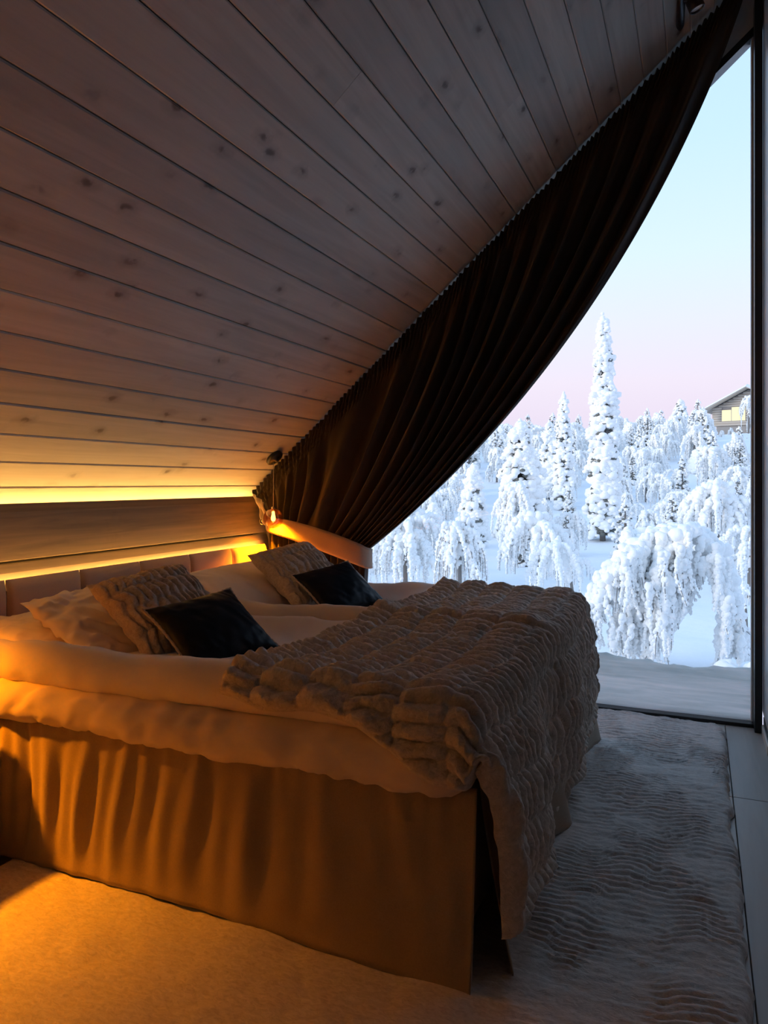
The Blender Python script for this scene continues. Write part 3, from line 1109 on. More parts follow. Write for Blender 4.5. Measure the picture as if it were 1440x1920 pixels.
def curtain():
    ns_, nt = 620, 96
    s = np.linspace(0, 1, ns_)
    T = np.stack([cpt(478, 920) * (1 - k) + cpt(1411, -52) * k for k in s])
    Gx = 503 + 187 * (1 - (1 - s) ** 2.0)
    Gy = 968 + (Gx - 503) * (1032 - 968) / 187
    G = np.stack([cpt(a, b) for a, b in zip(Gx, Gy)])
    # tail below the tie
    E = G.copy()
    E[:, 1] = .06
    E[:, 0] = -2.56 + (G[:, 0] + 2.56) * .92
    pts = np.zeros((ns_, nt, 2))
    nt1 = nt - 22
    t1 = np.linspace(0, 1, nt1) ** 1.15
    fx, fy = .278, .626
    Cx = T[:, 0] + fx * (G[:, 0] - T[:, 0])
    Cz = T[:, 1] + fy * (G[:, 1] - T[:, 1])
    Cc = np.stack([Cx, Cz], -1)
    for j, t in enumerate(t1):
        pts[:, j] = (1 - t) ** 2 * T + 2 * t * (1 - t) * Cc + t * t * G
    for j in range(22):
        t = (j + 1) / 22
        pts[:, nt1 + j] = G * (1 - t) + E * t
    seg = np.linalg.norm(np.diff(pts, axis=1), axis=-1)
    dist = np.concatenate([np.zeros((ns_, 1)), np.cumsum(seg, 1)], 1)
    tt = np.concatenate([t1, 1 + (np.arange(22) + 1) / 22])[None, :] + 0 * dist
    sg = s[:, None] + 0 * dist
    # folds: broad uneven pleats that run from the heading to the tie
    ph = 15 * sg + 1.2 * vn(sg * 6, 0 * sg, 0, 3) + .35 * vn(sg * 7, tt * 1.5, 0, 5)
    fold = np.sin(2 * math.pi * ph) + .25 * np.sin(2 * math.pi * (ph * 2.3) + 1.0 + 1.5 * tt) * (1 - .5 * tt)
    amp = (.014 + .040 * sstep(.05, .5, dist)) * (1 - .55 * sstep(.75, 1.0, tt)) * (1 - .3 * sstep(.8, 1, sg))
    dy = -amp * fold
    # gathered heading
    top_d = T[:, None, :]
    head = np.exp(-(dist / .12) ** 4)
    arc = (sg * np.linalg.norm(T[-1] - T[0]))
    g1 = np.sin(2 * math.pi * (arc / .036 + .6 * vn(arc * 9, dist * 9, 0, 7) + 1.2 * dist / .1 * .3))
    dy = dy * (1 - .8 * head) - head * (.020 + .016 * g1 + .006 * np.sin(2 * math.pi * arc / .02 + 2 * vn(arc * 20, 0 * arc, 0, 2)))
    cord = np.exp(-((dist - .04) / .010) ** 2) + np.exp(-((dist - .08) / .010) ** 2) + np.exp(-((dist - .12) / .010) ** 2)
    dy = dy + .010 * cord
    # ease the tail and tie
    dy = dy - .03 * np.exp(-((tt - 1.0) / .12) ** 2) * 0
    # bulge of the hanging cloth into the room
    dy = dy - .05 * np.sin(math.pi * np.clip(tt, 0, 1)) * sg ** 1.5
    dy = dy - .028 * np.exp(-((sg - .955) / .012) ** 2) * sstep(.05, .3, tt) + .02 * np.exp(-((sg - .975) / .010) ** 2) * sstep(.05, .3, tt)
    # hem edge roll
    hem = np.exp(-((1 - sg) / .012) ** 2)
    dy = dy - .012 * hem
    X = pts[..., 0]
    Z = pts[..., 1] + head * (.0025 * g1 + .006 * vn(arc * 12, dist * 3, 0, 31))
    Y = YC + dy
    return mesh(np.stack([X, Y, Z], -1).reshape(-1, 3), grid_faces(ns_, nt))


cu = tag(empty('curtain', (-1.9, YC, .06)), 'dark brown curtain gathered along the sloping ceiling and tied back beside the window', 'curtain')
cl = obj('cloth', curtain(), M['curtain'], cu)
# outer hem band
def ribbon(path, width_dir, w, th=.004):
    P = np.asarray(path, float)
    W = np.asarray(width_dir, float)
    return P, W


# tie-back band: runs from the ring in the corner round the gathered cloth
def tieback():
    ctrl = [(-2.585, 4.135, 1.000, .085), (-2.50, 4.03, .985, .100), (-2.30, 3.995, .950, .118), (-2.08, 3.985, .893, .132), (-1.90, 3.995, .835, .135), (-1.835, 4.04, .800, .128), (-1.83, 4.12, .79, .115), (-1.90, 4.175, .80, .10), (-2.2, 4.19, .90, .09), (-2.56, 4.185, .985, .08)]
    ctrl = np.array(ctrl)
    n = 90
    u = np.linspace(0, len(ctrl) - 1, n)
    i = np.clip(np.floor(u).astype(int), 0, len(ctrl) - 2)
    f = (u - i)[:, None]
    p0, p1, p2, p3 = [ctrl[np.clip(i + k, 0, len(ctrl) - 1)] for k in (-1, 0, 1, 2)]
    P = .5 * ((2 * p1) + (-p0 + p2) * f + (2 * p0 - 5 * p1 + 4 * p2 - p3) * f ** 2 + (-p0 + 3 * p1 - 3 * p2 + p3) * f ** 3)
    w = np.linspace(-.5, .5, 9)
    V = np.zeros((n, 9, 3))
    for j, q_ in enumerate(w):
        V[:, j, :3] = P[:, :3]
        V[:, j, 2] += q_ * P[:, 3]
        V[:, j, 1] += .008 * (2 * q_) ** 4 + .004 * vn(u * 1.3, q_ * 3, 0, 4)
    return mesh(V.reshape(-1, 3), grid_faces(n, 9))


tb = tag(empty('curtain_tieback', (-2.58, 4.15, 1.0)), 'broad tan fabric tie-back holding the gathered curtain in the corner', 'tie-back')
solid(obj('band', tieback(), M['band'], tb), .006)
ang = np.linspace(0, 2 * math.pi, 25)
rc = np.array([-2.585, 4.09, 1.002])
dirn = np.array([.77, .64, 0])
V, f = tube(rc + .020 * (np.cos(ang)[:, None] * dirn + np.sin(ang)[:, None] * np.array([0, 0, 1])), .0035, 8, False)
obj('ring', mesh(V, f), M['brass'], tb)
V, f = tube([rc + (0, .10, .01), rc + (0, .01, .008), rc + (0, -.012, .0), rc + (0, -.012, .012)], .004, 8)
obj('hook', mesh(V, f), M['brass'], tb)
# loose end of the cream heading tape in the corner
n = 40
u = np.linspace(0, 1, n)
w = np.linspace(0, 1, 10)
Uu, Ww = np.meshgrid(u, w, indexing='ij')
px_ = 474 + 18 * Uu + 22 * Ww * (1 - .7 * Uu)
py_ = 926 + 46 * Uu + 16 * Ww
P = np.stack([np.stack([on(px_[i, j], py_[i, j], 1, 4.035) for j in range(10)]) for i in range(n)])
P[..., 1] += .016 * np.sin(Ww * 12 + Uu * 3) - .012 * np.sin(Uu * 9)
solid(obj('heading_tape_end', mesh(P.reshape(-1, 3), grid_faces(n, 10)), M['lining'], cu), .003)

# ------------------------------------------------------------------ outdoors
HY = np.array([4.25, 5.0, 6.2, 7.5, 9.5, 13, 18, 22, 27, 33, 40, 48, 55, 70, 90, 130, 200])
HZ = np.array([-.985, -1.20, -1.62, -2.02, -2.30, -2.42, -2.42, -2.32, -2.02, -1.40, -.55, .55, 1.55, 3.2, 4.9, 5.6, 5.6])


def ground(x, y):
    x, y = np.asarray(x, float), np.asarray(y, float)
    z = S + np.interp(y, HY, HZ)
    k = sstep(25, 60, y)
    z = z + k * .03 * np.clip(x + 12, -30, 60)
    z = z + (.10 * fbm(x * .35, y * .35, 0, 77, 3) * sstep(6, 14, y)) + k * .6 * vn(x * .08, y * .08, 0, 78)
    z = z + .035 * fbm(x * 1.4, y * 1.4, 0, 79, 2)
    return z


def place(px, d):
    p = d * (FW + RT * (px - 720) / F0)
    return p[0], p[1], float(ground(p[0], p[1]))


gy = np.concatenate([np.linspace(4.345, 14, 90), np.linspace(14.4, 60, 110), np.linspace(61, 200, 50)])
gu = np.linspace(-1.25, 1.25, 240)
G_u, G_y = np.meshgrid(gu, gy, indexing='ij')
GX = G_u * (G_y + 5)
GZ = ground(GX, G_y)
GZ = np.where(G_y < 4.5, GZ + .02 * vn(GX * 6, 0, 0, 5) + .012 * vn(GX * 19, 0, 0, 6), GZ)
gr = obj('ground_snow', mesh(np.stack([GX, G_y, GZ], -1).reshape(-1, 3), grid_faces(240, len(gy))[:, ::-1]), M['snow'])
tag(gr, 'deep smooth snow covering the slope outside the window', 'snow', kind='structure')

# snow pressed against the glass
def snowbank(x0, x1, seed):
    nx, nz = 160, 26
    x = np.linspace(x0, x1, nx)
    t = np.linspace(0, 1, nz)
    X, T = np.meshgrid(x, t, indexing='ij')
    top = .285 + .022 * vn(X * 3.2, 0, 0, seed) + .012 * vn(X * 11, 0, 0, seed + 1) + .006 * vn(X * 40, 0, 0, seed + 2) + .03 * sstep(-.5, -.9, X)
    Z = -.10 + (top + .10) * np.minimum(T / .75, 1)
    back = np.clip((T - .75) / .25, 0, 1)
    Y = YW + .052 + .010 * vn(X * 4, Z * 18, 0, seed + 3) ** 2 + .012 * (Z / .3) ** 3 + .006 * vn(X * 2, Z * 45, 0, seed + 6) + .30 * back
    Z = Z - .10 * back ** 1.3
    return mesh(np.stack([X, Y, Z], -1).reshape(-1, 3), grid_faces(nx, nz))


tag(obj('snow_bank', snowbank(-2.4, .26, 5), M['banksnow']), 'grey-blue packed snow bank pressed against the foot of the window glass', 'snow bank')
tag(obj('snow_bank', snowbank(1.75, 3.1, 25), M['banksnow']), 'packed snow bank at the foot of the added window beyond the post', 'snow bank')


def ico(sub):
    bm = bmesh.new()
    bmesh.ops.create_icosphere(bm, subdivisions=sub, radius=1.0)
    v = np.array([p.co[:] for p in bm.verts])
    f = np.array([[q.index for q in fc.verts] for fc in bm.faces])
    bm.free()
    return v, f


ICO = {1: ico(1), 2: ico(2), 3: ico(3)}


def blobs(C, Rr, seed, sub=2, rough=.25):
    """many small lumps of snow in one body"""
    C = np.asarray(C, float)
    Rr = np.asarray(Rr, float)
    if Rr.ndim == 1:
        Rr = Rr[:, None] * np.ones(3)
    bv, bf = ICO[sub]
    n = len(C)
    r = np.random.RandomState(seed)
    off = r.rand(n, 3) * 100
    nb = len(bv)
    D = np.broadcast_to(bv, (n, nb, 3))
    q = D * 1.6 + off[:, None, :]
    disp = 1 + rough * vn(q[..., 0], q[..., 1], q[..., 2], seed)
    V = C[:, None, :] + D * Rr[:, None, :] * disp[..., None]
    F_ = (bf[None] + (np.arange(n) * nb)[:, None, None]).reshape(-1, 3)
    return V.reshape(-1, 3), F_


def spruce_parts(h, rb, seed, n, lump, sub=2, bare=0.0):
    r = np.random.RandomState(seed)
    t = r.rand(n) ** 1.15
    prof = lambda t: rb * (np.minimum(1.0, (1 - t) * 2.6) ** .6 * (.62 + .38 * (1 - t)) * .86 + .14) * (1 + .13 * np.sin(t * 37 + seed) + .10 * np.sin(t * 71 + seed * 2))
    lean = .02 * h * np.sin(t * 3 + seed)
    a = r.rand(n) * 2 * math.pi
    rr = prof(t) * (.55 + .5 * r.rand(n))
    C = np.stack([rr * np.cos(a) + lean * .3, rr * np.sin(a), h * (.03 + .95 * t)], -1)
    rad = lump * (.55 + .75 * r.rand(n)) * (1.05 - .45 * t)
    Rr = np.stack([rad * 1.1, rad * 1.1, rad * .85], -1)
    # drooping tips
    k = r.rand(n) < .35
    tip = C[k] + np.stack([np.cos(a[k]), np.sin(a[k]), 0 * a[k]], -1) * rad[k][:, None] * .8 + np.array([0, 0, -1]) * rad[k][:, None] * .9
    C2 = np.concatenate([C, tip, [[0, 0, h * .99], [0, 0, h * 1.01]]])
    R2 = np.concatenate([Rr, Rr[k] * .62, [[lump * .6] * 3, [lump * .4] * 3]])
    if bare > 0:
        keep = r.rand(len(C2)) > bare * (1 - sstep(0, .30, C2[:, 2] / h))
        C2, R2 = C2[keep], R2[keep]
    snow = blobs(C2, R2, seed, sub)
    # dark needles between the lumps
    m = int(n * .8)
    t = r.rand(m) ** 1.5 * .96
    a = r.rand(m) * 2 * math.pi
    rr = prof(t) * (.55 + .38 * r.rand(m))
    Cn = np.stack([rr * np.cos(a) + .3 * .02 * h * np.sin(t * 3 + seed), rr * np.sin(a), h * (.03 + .95 * t)], -1)
    Rn = lump * (.45 + .5 * r.rand(m)) * (1.05 - .45 * t)
    need = blobs(Cn, np.stack([Rn, Rn, Rn * .6], -1), seed + 1, 1, .5)
    trunk = tube([(0, 0, -.3), (.1 * lump, 0, h * .5), (0, 0, h * .93)], [rb * .22, rb * .14, rb * .03], 8)
    return snow, need, trunk


def strands(polys, radii, spacing, r):
    C, R_ = [], []
    for P, (ra, rb_) in zip(polys, radii):
        P = np.asarray(P, float)
        seg = np.linalg.norm(np.diff(P, axis=0), axis=1)
        cum = np.concatenate([[0], np.cumsum(seg)])
        L = cum[-1]
        step = spacing * (ra + rb_) / 2
        m = max(2, int(L / step))
        s = np.linspace(0, L, m)
        Q = np.stack([np.interp(s, cum, P[:, k]) for k in range(3)], -1)
        rad = (ra + (rb_ - ra) * s / L) * (.72 + .56 * r.rand(m))
        Q = Q + r.randn(m, 3) * rad[:, None] * .28
        C.append(Q)
        R_.append(rad)
    return np.concatenate(C), np.concatenate(R_)


def bez(p0, p1, p2, n=10):
    t = np.linspace(0, 1, n)[:, None]
    return (1 - t) ** 2 * np.array(p0) + 2 * t * (1 - t) * np.array(p1) + t * t * np.array(p2)


def birch_parts(h, w, seed, nl=9, ns=7, rl=.05, rs=.026, sub=1, hang=.75, bend=0.0):
    """a birch bowed under its load of snow"""
    r = np.random.RandomState(seed)
    polys, rad = [], []
    twigs = []
    top = np.array([bend * w, 0, h * .93])
    trunk_p = bez((0, 0, -.2), (0, 0, h * .75), top, 12)
    polys.append(trunk_p[4:])
    rad.append((rl * h * .7, rl * h))
    for i in range(nl):
        b = trunk_p[r.randint(5, 12)]
        a = 2 * math.pi * (i + .6 * r.rand()) / nl
        reach = w * .5 * (.55 + .5 * r.rand())
        d = np.array([math.cos(a), math.sin(a), 0])
        mid = b + d * reach * .62 + np.array([0, 0, h * (.10 + .12 * r.rand())])
        end = b + d * reach + np.array([0, 0, -h * (.10 + .30 * r.rand())])
        limb = bez(b, mid, end, 12)
        polys.append(limb)
        rad.append((rl * h, rl * h * .72))
        for j in range(ns):
            u = r.randint(3, 12)
            p = limb[u] + r.randn(3) * .02 * h
            ln = min(p[2] - .04 * h, h * (.18 + hang * .5 * r.rand()))
            if ln < .08 * h:
                continue
            out = d * .10 * ln + np.array([r.randn(), r.randn(), 0]) * .10 * ln
            st = bez(p, p + out * 1.2 + np.array([0, 0, -.25 * ln]), p + out + np.array([0, 0, -ln]), 8)
            polys.append(st)
            rad.append((rs * h * 1.15, rs * h * .45))
            if j % 2 == 0:
                twigs.append(st + np.array([.02 * h, .0, -.01 * h]))
    C, R_ = strands(polys, rad, .95, r)
    C[:, 2] = np.maximum(C[:, 2], .01)
    snow = blobs(C, np.stack([R_, R_, R_ * 1.1], -1), seed, sub, .35)
    tV, tF, off = [], [], 0
    for tw in twigs:
        V, f = tube(tw, np.linspace(.007, .003, len(tw)) * h * .8, 4, False)
        tV.append(V)
        tF += [tuple(i + off for i in q) for q in f]
        off += len(V)
    twig = (np.concatenate(tV), tF) if tV else None
    trunk = tube(trunk_p, np.linspace(.030, .014, 12) * h, 8)
    return snow, twig, trunk


OWN = []


def build_tree(name, parts, names, mats, loc, rotz, label, cat='tree', group=None, scale=1.0):
    root = empty(name, loc)
    root.rotation_euler = (0, 0, rotz)
    root.scale = (scale,) * 3
    tag(root, label, cat, group)
    for p, nm, mt in zip(parts, names, mats):
        if p is None:
            continue
        me = p if isinstance(p, bpy.types.Mesh) else mesh(p[0], p[1])
        o = bpy.data.objects.new(nm, me)
        if len(me.materials) == 0:
            me.materials.append(mt)
        col.objects.link(o)
        o.parent = root
        if nm in ('twigs', 'needles', 'snow_load'):
            o['kind'] = 'stuff'
    return root


SPN, SPM = ('snow_load', 'needles', 'trunk'), (M['treesnow'], M['needle'], M['bark'])
BRN, BRM = ('snow_load', 'twigs', 'trunk'), (M['treesnow'], M['bark'], M['bark'])


def put_spruce(px, top, d, wpx, seed, n, lump_px, label, sub=2, bare=.0, group=None):
    OWN.append((px, wpx, d))
    x, y, z = place(px, d)
    h = S + (905 - top) / F0 * d - z
    build_tree('snowy_spruce', spruce_parts(h, wpx / F0 * d / 2, seed, n, lump_px / F0 * d, sub, bare), SPN, SPM, (x, y, z), seed, label, group=group)


def put_birch(px, top, d, wpx, seed, label, rotz=None, name='snowy_birch', group=None, **kw):
    OWN.append((px, wpx, d))
    x, y, z = place(px, d)
    h = S + (905 - top) / F0 * d - z
    build_tree(name, birch_parts(h, wpx / F0 * d, seed, **kw), BRN, BRM, (x, y, z), seed if rotz is None else rotz, label, group=group)


put_spruce(1130, 592, 26, 52, 3, 1200, 8.0, 'tallest slender spruce, thickly plastered with snow, dark needles at its foot', 2, .5)
put_spruce(1057, 738, 34, 32, 5, 600, 5.8, 'second tallest slender snow-plastered spruce with pointed top', 2, .3)
put_spruce(1030, 792, 37, 34, 8, 420, 6.5, 'blunt snowy spruce close beside the second tallest spruce', 2, .2)
put_spruce(975, 790, 27, 78, 12, 900, 9, 'broad shaggy snow-covered spruce half behind the curtain hem', 2, .3)
put_spruce(887, 872, 25, 44, 15, 420, 8, 'slim snowy spruce standing alone behind the drooping birch by the curtain', 2, .3)
put_spruce(812, 945, 27, 36, 18, 300, 7, 'small snowy spruce peeking past the lowest curtain hem', 2, .2)
put_spruce(1315, 838, 42, 40, 21, 300, 6.5, 'stubby snowy spruce in the open below the cabin', 2, .1)
put_spruce(1275, 750, 72, 30, 24, 240, 5, 'pointed spruce on the skyline beside the cabin', 1, .0)
put_birch(1008, 958, 17, 150, 31, 'snowy birch bowed in front of the broad shaggy spruce', nl=9, ns=9, rl=.050, rs=.030, sub=2)
put_birch(760, 930, 17.5, 190, 33, 'wide weeping birch loaded with snow beside the tied-back curtain', nl=12, ns=12, rl=.045, rs=.026, sub=1)
put_birch(862, 972, 14.6, 86, 36, 'small weeping birch between the wide birch and the open snow', nl=8, ns=9, rl=.045, rs=.026, sub=1)
put_birch(1345, 905, 19, 150, 38, 'tangled snowy birch behind the great arched birch', nl=12, ns=10, rl=.040, rs=.024, sub=2)
put_birch(1405, 985, 16, 110, 39, 'drooping snowy birch cut off by the black window post', nl=9, ns=9, rl=.045, rs=.026, sub=1)
put_birch(1195, 945, 29, 58, 42, 'little round-headed snowy birch beside the tallest spruce', nl=8, ns=7, rl=.055, rs=.032, sub=1)
put_birch(1270, 920, 30, 110, 44, 'spreading snowy birch above the crown of the arched birch', nl=10, ns=8, rl=.045, rs=.028, sub=1)
put_birch(1075, 1020, 14.5, 110, 47, 'low snowy sapling bent to the ground beside the arched birch', nl=7, ns=6, rl=.055, rs=.030, sub=2, bend=.3, name='snowy_sapling')
put_birch(1400, 1085, 12.5, 70, 49, 'thin snowy sapling arching over the open snow by the window post', nl=4, ns=4, rl=.045, rs=.022, sub=1, bend=-.4, name='snowy_sapling')
put_birch(964, 905, 22.3, 66, 52, 'snowy birch tucked in front of the broad spruce near the curtain', nl=9, ns=8, rl=.045, rs=.026, sub=1)

# the great arched birch, laid out limb by limb in its own upright plane
def arched_birch():
    d0 = 9.3
    x0, y0, z0 = place(1300, d0)
    base = np.array([x0, y0, z0])
    u = d0 / F0
    r = np.random.RandomState(11)

    def P(px, py, dep=0.0):
        return np.array([(px - 1300) * u * RT[0] + dep * FW[0], (px - 1300) * u * RT[1] + dep * FW[1], S + (905 - py) * u - z0])
    limbs = [  # (points, thickness px, depth, hang length range px)
        ([(1352, 1268), (1362, 1200), (1352, 1120), (1330, 1045), (1300, 1000), (1265, 988)], 9, .0, (0, 0)),
        ([(1265, 988), (1235, 998), (1205, 1012), (1170, 1045), (1140, 1085), (1118, 1130), (1104, 1170)], 10, .0, (30, 90)),
        ([(1300, 998), (1270, 990), (1240, 1010), (1222, 1050), (1205, 1100), (1190, 1150)], 10, -.25, (40, 110)),
        ([(1180, 1010), (1200, 1003), (1230, 1005), (1255, 992)], 8, .35, (20, 60)),
        ([(1290, 992), (1320, 1000), (1345, 1030), (1362, 1075), (1374, 1130), (1384, 1185)], 10, -.1, (25, 60)),
        ([(1300, 1000), (1322, 1040), (1335, 1090), (1345, 1140), (1352, 1190)], 9, -.35, (30, 70)),
        ([(1265, 990), (1262, 1030), (1268, 1070), (1262, 1115)], 9, -.3, (30, 80)),
        ([(1240, 1000), (1225, 1040), (1228, 1090), (1222, 1140), (1216, 1190)], 9, -.45, (40, 90)),
        ([(1205, 1012), (1185, 1060), (1170, 1110), (1160, 1160), (1152, 1200)], 9, -.1, (30, 80)),
        ([(1170, 1045), (1150, 1075), (1125, 1100), (1108, 1140)], 8, .2, (30, 80)),
        ([(1222, 1050), (1205, 1095), (1195, 1150), (1186, 1200)], 9, .25, (30, 60)),
        ([(1330, 1045), (1300, 1040), (1285, 1080), (1283, 1130)], 9, .1, (20, 60)),
        ([(1374, 1130), (1390, 1160), (1398, 1200), (1392, 1225)], 8, .1, (10, 30)),
        ([(1165, 1050), (1180, 1030), (1215, 1015)], 8, -.2, (30, 90)),
    ]
    polys, rad, sub_p, sub_r, twigs = [], [], [], [], []
    for pts, th, dep, (h0_, h1_) in limbs:
        k = len(pts)
        q = np.array([P(a, b, dep * math.sin(math.pi * (i + .6) / k) + .08 * r.randn()) for i, (a, b) in enumerate(pts)])
        # smooth
        tt = np.linspace(0, k - 1, k * 6)
        sm = np.stack([np.interp(tt, np.arange(k), q[:, j]) for j in range(3)], -1)
        for _ in range(4):
            sm[1:-1] = (sm[:-2] + 2 * sm[1:-1] + sm[2:]) / 4
        polys.append(sm)
        rad.append((th * u * 1.2, th * u * 1.0))
        if h1_ > 0:
            for j in range(44):
                p = sm[r.randint(int(len(sm) * .2), len(sm))] + np.array([r.randn() * 5 * u, r.randn() * .16, -4 * u])
                ln = r.uniform(h0_, h1_) * u
                ln = min(ln, p[2] - .10)
                if ln < 8 * u:
                    continue
                st = bez(p, p + np.array([r.randn() * 6 * u, r.randn() * .05, -.3 * ln]), p + np.array([r.randn() * 9 * u, r.randn() * .06, -ln]), 8)
                sub_p.append(st)
                sub_r.append((7.4 * u * r.uniform(.6, 1.15), 2.4 * u))
                if j % 4 == 0:
                    twigs.append(st + np.array([.004, -.02, -.02]))
    C1, R1 = strands(polys, rad, .7, r)
    C2, R2 = strands(sub_p, sub_r, .9, r)
    s1 = blobs(C1, np.stack([R1 * 1.05, R1 * 1.05, R1], -1), 3, 3, .35)
    s2 = blobs(C2, np.stack([R2, R2, R2 * 1.15], -1), 4, 2, .4)
    snow = (np.concatenate([s1[0], s2[0]]), np.concatenate([s1[1], s2[1] + len(s1[0])]))
    tV, tF, off = [], [], 0
    for tw in twigs:
        V, f = tube(tw, np.linspace(1.0, .5, len(tw)) * u, 5, False)
        tV.append(V)
        tF += [tuple(i + off for i in qf) for qf in f]
        off += len(V)
    trunk = tube(polys[0], np.linspace(5, 3, len(polys[0])) * u, 8)
    build_tree('arched_birch', (snow, (np.concatenate(tV), tF), trunk), BRN, BRM, base, 0, 'large birch bent into an arch by thick lumps of snow just outside the glass')


arched_birch()
# a snowed-in bush at the foot of the post
x, y, z = place(1400, 7.9)
r = np.random.RandomState(4)
C = np.stack([r.randn(46) * .17, r.randn(46) * .14, np.abs(r.randn(46)) * .10], -1)
bs = blobs(C, .06 + .07 * r.rand(46), 8, 3, .3)
tw = tube([(0, 0, -.1), (.03, 0, .1), (.06, .02, .22)], [.02, .012, .006], 6)
build_tree('snowed_in_bush', (bs, tw), ('snow_load', 'stem'), (M['treesnow'], M['bark']), (x, y, z - .02), 0, 'low bush buried in rounded snow under the arched birch', 'bush')

# distant wood: variants shared by many trees
far_sp = [[mesh(p[0], p[1]) for p in spruce_parts(4.0, .55 + .12 * k, 101 + k, 150, .17, 1, .1)] for k in range(3)]
far_bi = [[mesh(p[0], p[1]) for p in birch_parts(3.0, 1.9 + .2 * k, 121 + k, 8, 7, .05, .036, 1, .9, bend=.08 * (k - 1.5))] for k in range(4)]
r = np.random.RandomState(5)
cnt = 0
spots = []
for d in np.concatenate([np.linspace(19, 32, 44), np.linspace(32, 44, 60), np.linspace(44, 70, 130), np.linspace(70, 95, 90)]):
    for _ in range(60):
        px = r.uniform(620, 1470)
        sc = r.uniform(.55, .98) * (1.0 if d > 44 else (.8 if d > 32 else .55))
        x, y, z = place(px, d)
        top_y = 905 - (z + 3.6 * sc - S) / d * F0
        if d < 44 and (885 < px < 950 or 1085 < px < 1155 or (35 < d and 1275 < px < 1335)):
            continue
        if 1318 < px < 1450 and (top_y < 792 or d > 54):
            continue
        if math.hypot(x - place(1403, 84)[0], y - place(1403, 84)[1]) < 10.5:
            continue
        if abs(px - 1275) < 60 and abs(d - 72) < 5:
            continue
        if any(abs(px - a) / F0 * d < b / F0 * d * .62 + 1.4 * sc and abs(d - c) < b / F0 * c * .62 + 1.6 * sc for a, b, c in OWN):
            continue
        if all((x - a) ** 2 + (y - b) ** 2 > (1.45 * (sc + c)) ** 2 for a, b, c in spots):
            break
    else:
        continue
    spots.append((x, y, sc))
    if r.rand() < .30:
        k = r.randint(3)
        build_tree('distant_spruce', far_sp[k], SPN, SPM, (x, y, z - .05), r.rand() * 6.28, 'small snow-covered spruce in the distant wood on the slope', group='snow-laden spruces of the distant wood', scale=sc * .95)
    else:
        k = r.randint(4)
        build_tree('distant_birch', far_bi[k], BRN, BRM, (x, y, z - .05), r.rand() * 6.28, 'small snow-covered drooping birch in the distant wood on the slope', group='snow-laden birches of the distant wood', scale=sc)

for px, d, top in ((1334, 66, 798), (1353, 63, 806), (1370, 66, 801), (1387, 63, 808), (1415, 62, 797), (1344, 59, 820), (1378, 59, 822), (1400, 58.5, 818)):
    x, y, z = place(px, d)
    k = int(px) % 4
    build_tree('distant_birch', far_bi[k], BRN, BRM, (x, y, z - .05), px * .37, 'small snow-covered drooping birch right below the cabin', group='snow-laden birches below the cabin', scale=(S + (905 - top) / F0 * d - z) / 3.0)

# ------------------------------------------------------------------ log cabin on the rise
dc = 80.0
uc = dc / F0
cx_, cy_, _ = place(1403, dc)
cz = S + (905 - 797) * uc
cabin = tag(empty('log_cabin', (cx_, cy_, cz)), 'log cabin with snowy roof and glowing yellow windows on the rise', 'cabin')
cabin.rotation_euler = (0, 0, YAW * 0 + math.radians(-14))


def cpart(name, me, mat, parent=None):
    o = bpy.data.objects.new(name, me)
    me.materials.append(mat)
    col.objects.link(o)
    o.parent = parent or cabin
    return o


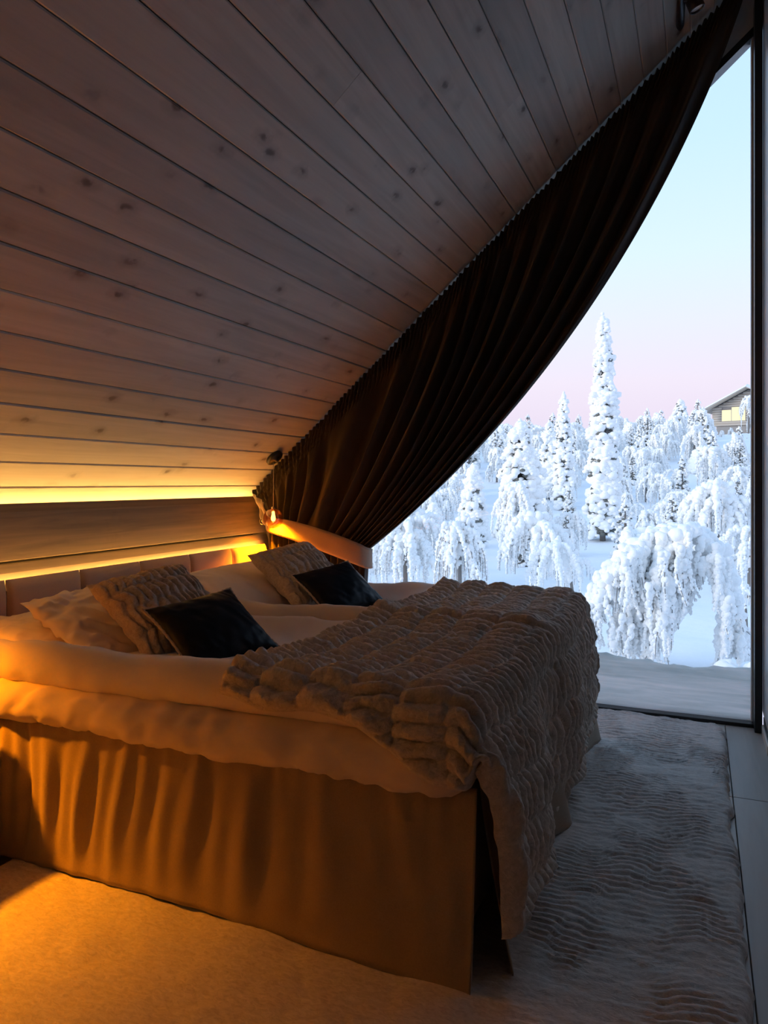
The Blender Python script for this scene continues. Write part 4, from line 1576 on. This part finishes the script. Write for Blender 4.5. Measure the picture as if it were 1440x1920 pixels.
HWc = 3.4                                             # half width of the gable
EZ = 2.05                                             # eaves height above the cabin floor
RZ = 3.85
cpart('stone_base', box_me(-HWc + .15, HWc - .15, .15, 8, -3.2, -.02, .03, 1), M['cabindark'])
cpart('gable_core', mesh([(-HWc, .12, 0), (HWc, .12, 0), (HWc, .12, EZ), (0, .12, RZ), (-HWc, .12, EZ), (-HWc, 8, 0), (HWc, 8, 0), (HWc, 8, EZ), (0, 8, RZ), (-HWc, 8, EZ)],
                         [(0, 1, 2, 3, 4), (9, 8, 7, 6, 5), (0, 5, 6, 1), (1, 6, 7, 2), (2, 7, 8, 3), (3, 8, 9, 4), (4, 9, 5, 0)], False), M['cabindark'])
WX0, WX1, WZ0, WZ1 = -2.62, -.30, .55, 2.0
z = 0.0
while z < RZ - .35:
    hw = HWc if z + .13 < EZ else HWc * (RZ - z - .2) / (RZ - EZ)
    spans = [(-hw - (.25 if z < EZ else 0), hw + (.25 if z < EZ else 0))]
    if WZ0 - .1 < z + .13 < WZ1 + .05:
        spans = [(spans[0][0], WX0 - .05), (WX1 + .05, .95), (2.6, spans[0][1])]
    for a, b in spans:
        V, f = tube([(a, .10, z + .13), (b, .10, z + .13)], .135, 10)
        cpart('log', mesh(V, f), M['cabinlog'])
    z += .26
for a, b, c_, d_ in ((WX0, -1.72, WZ0, 1.72), (-1.62, WX1, WZ0, WZ1), (1.0, 2.55, WZ0, 1.9)):
    wf = cpart('window', box_me(a - .06, b + .06, -.06, .10, c_ - .06, d_ + .06, .01, 1), M['cabinlog'])
    cpart('pane', box_me(a, b, -.075, -.055, c_, d_), M['cabinlight'], wf)
for sgn in (-1, 1):
    v = []
    for y in (-1.3, 8.4):
        for xx, zz in ((0, RZ + .10), (sgn * (HWc + 1.0), EZ - .43)):
            v += [(xx, y, zz), (xx, y, zz + .14)]
    # order: front ridge low, front ridge high, front eave low, high, back ...
    f = [(0, 2, 3, 1), (4, 5, 7, 6), (1, 3, 7, 5), (0, 4, 6, 2), (2, 6, 7, 3), (0, 1, 5, 4)]
    if sgn > 0:
        pass
    rf = cpart('roof_slope', mesh(v, f, False), M['cabinlog'])
    vs_ = []
    nu_, nv_ = 14, 20
    for i in range(nu_):
        for j in range(nv_):
            uu, vv_ = i / (nu_ - 1), j / (nv_ - 1)
            ee = min(uu * 8, (1 - uu) * 8, 1) * min(vv_ * 8, (1 - vv_) * 8, 1) if 0 < i else min((1 - uu) * 8, 1) * min(vv_ * 8, (1 - vv_) * 8, 1)
            vs_.append((sgn * (uu * (HWc + 1.1) - .02), -1.4 + vv_ * 9.9, RZ + .24 + (EZ - .43 - RZ - .10) * uu + .36 * math.sqrt(max(0, min(vv_ * 10, (1 - vv_) * 10, (1 - uu) * 8, 1))) - .06))
    cpart('roof_snow', mesh(vs_, grid_faces(nu_, nv_)), M['treesnow'], rf)
put_birch(1404, 742, 66, 26, 66, 'thin snowy tree standing up in front of the cabin windows', nl=6, ns=5, rl=.035, rs=.020)
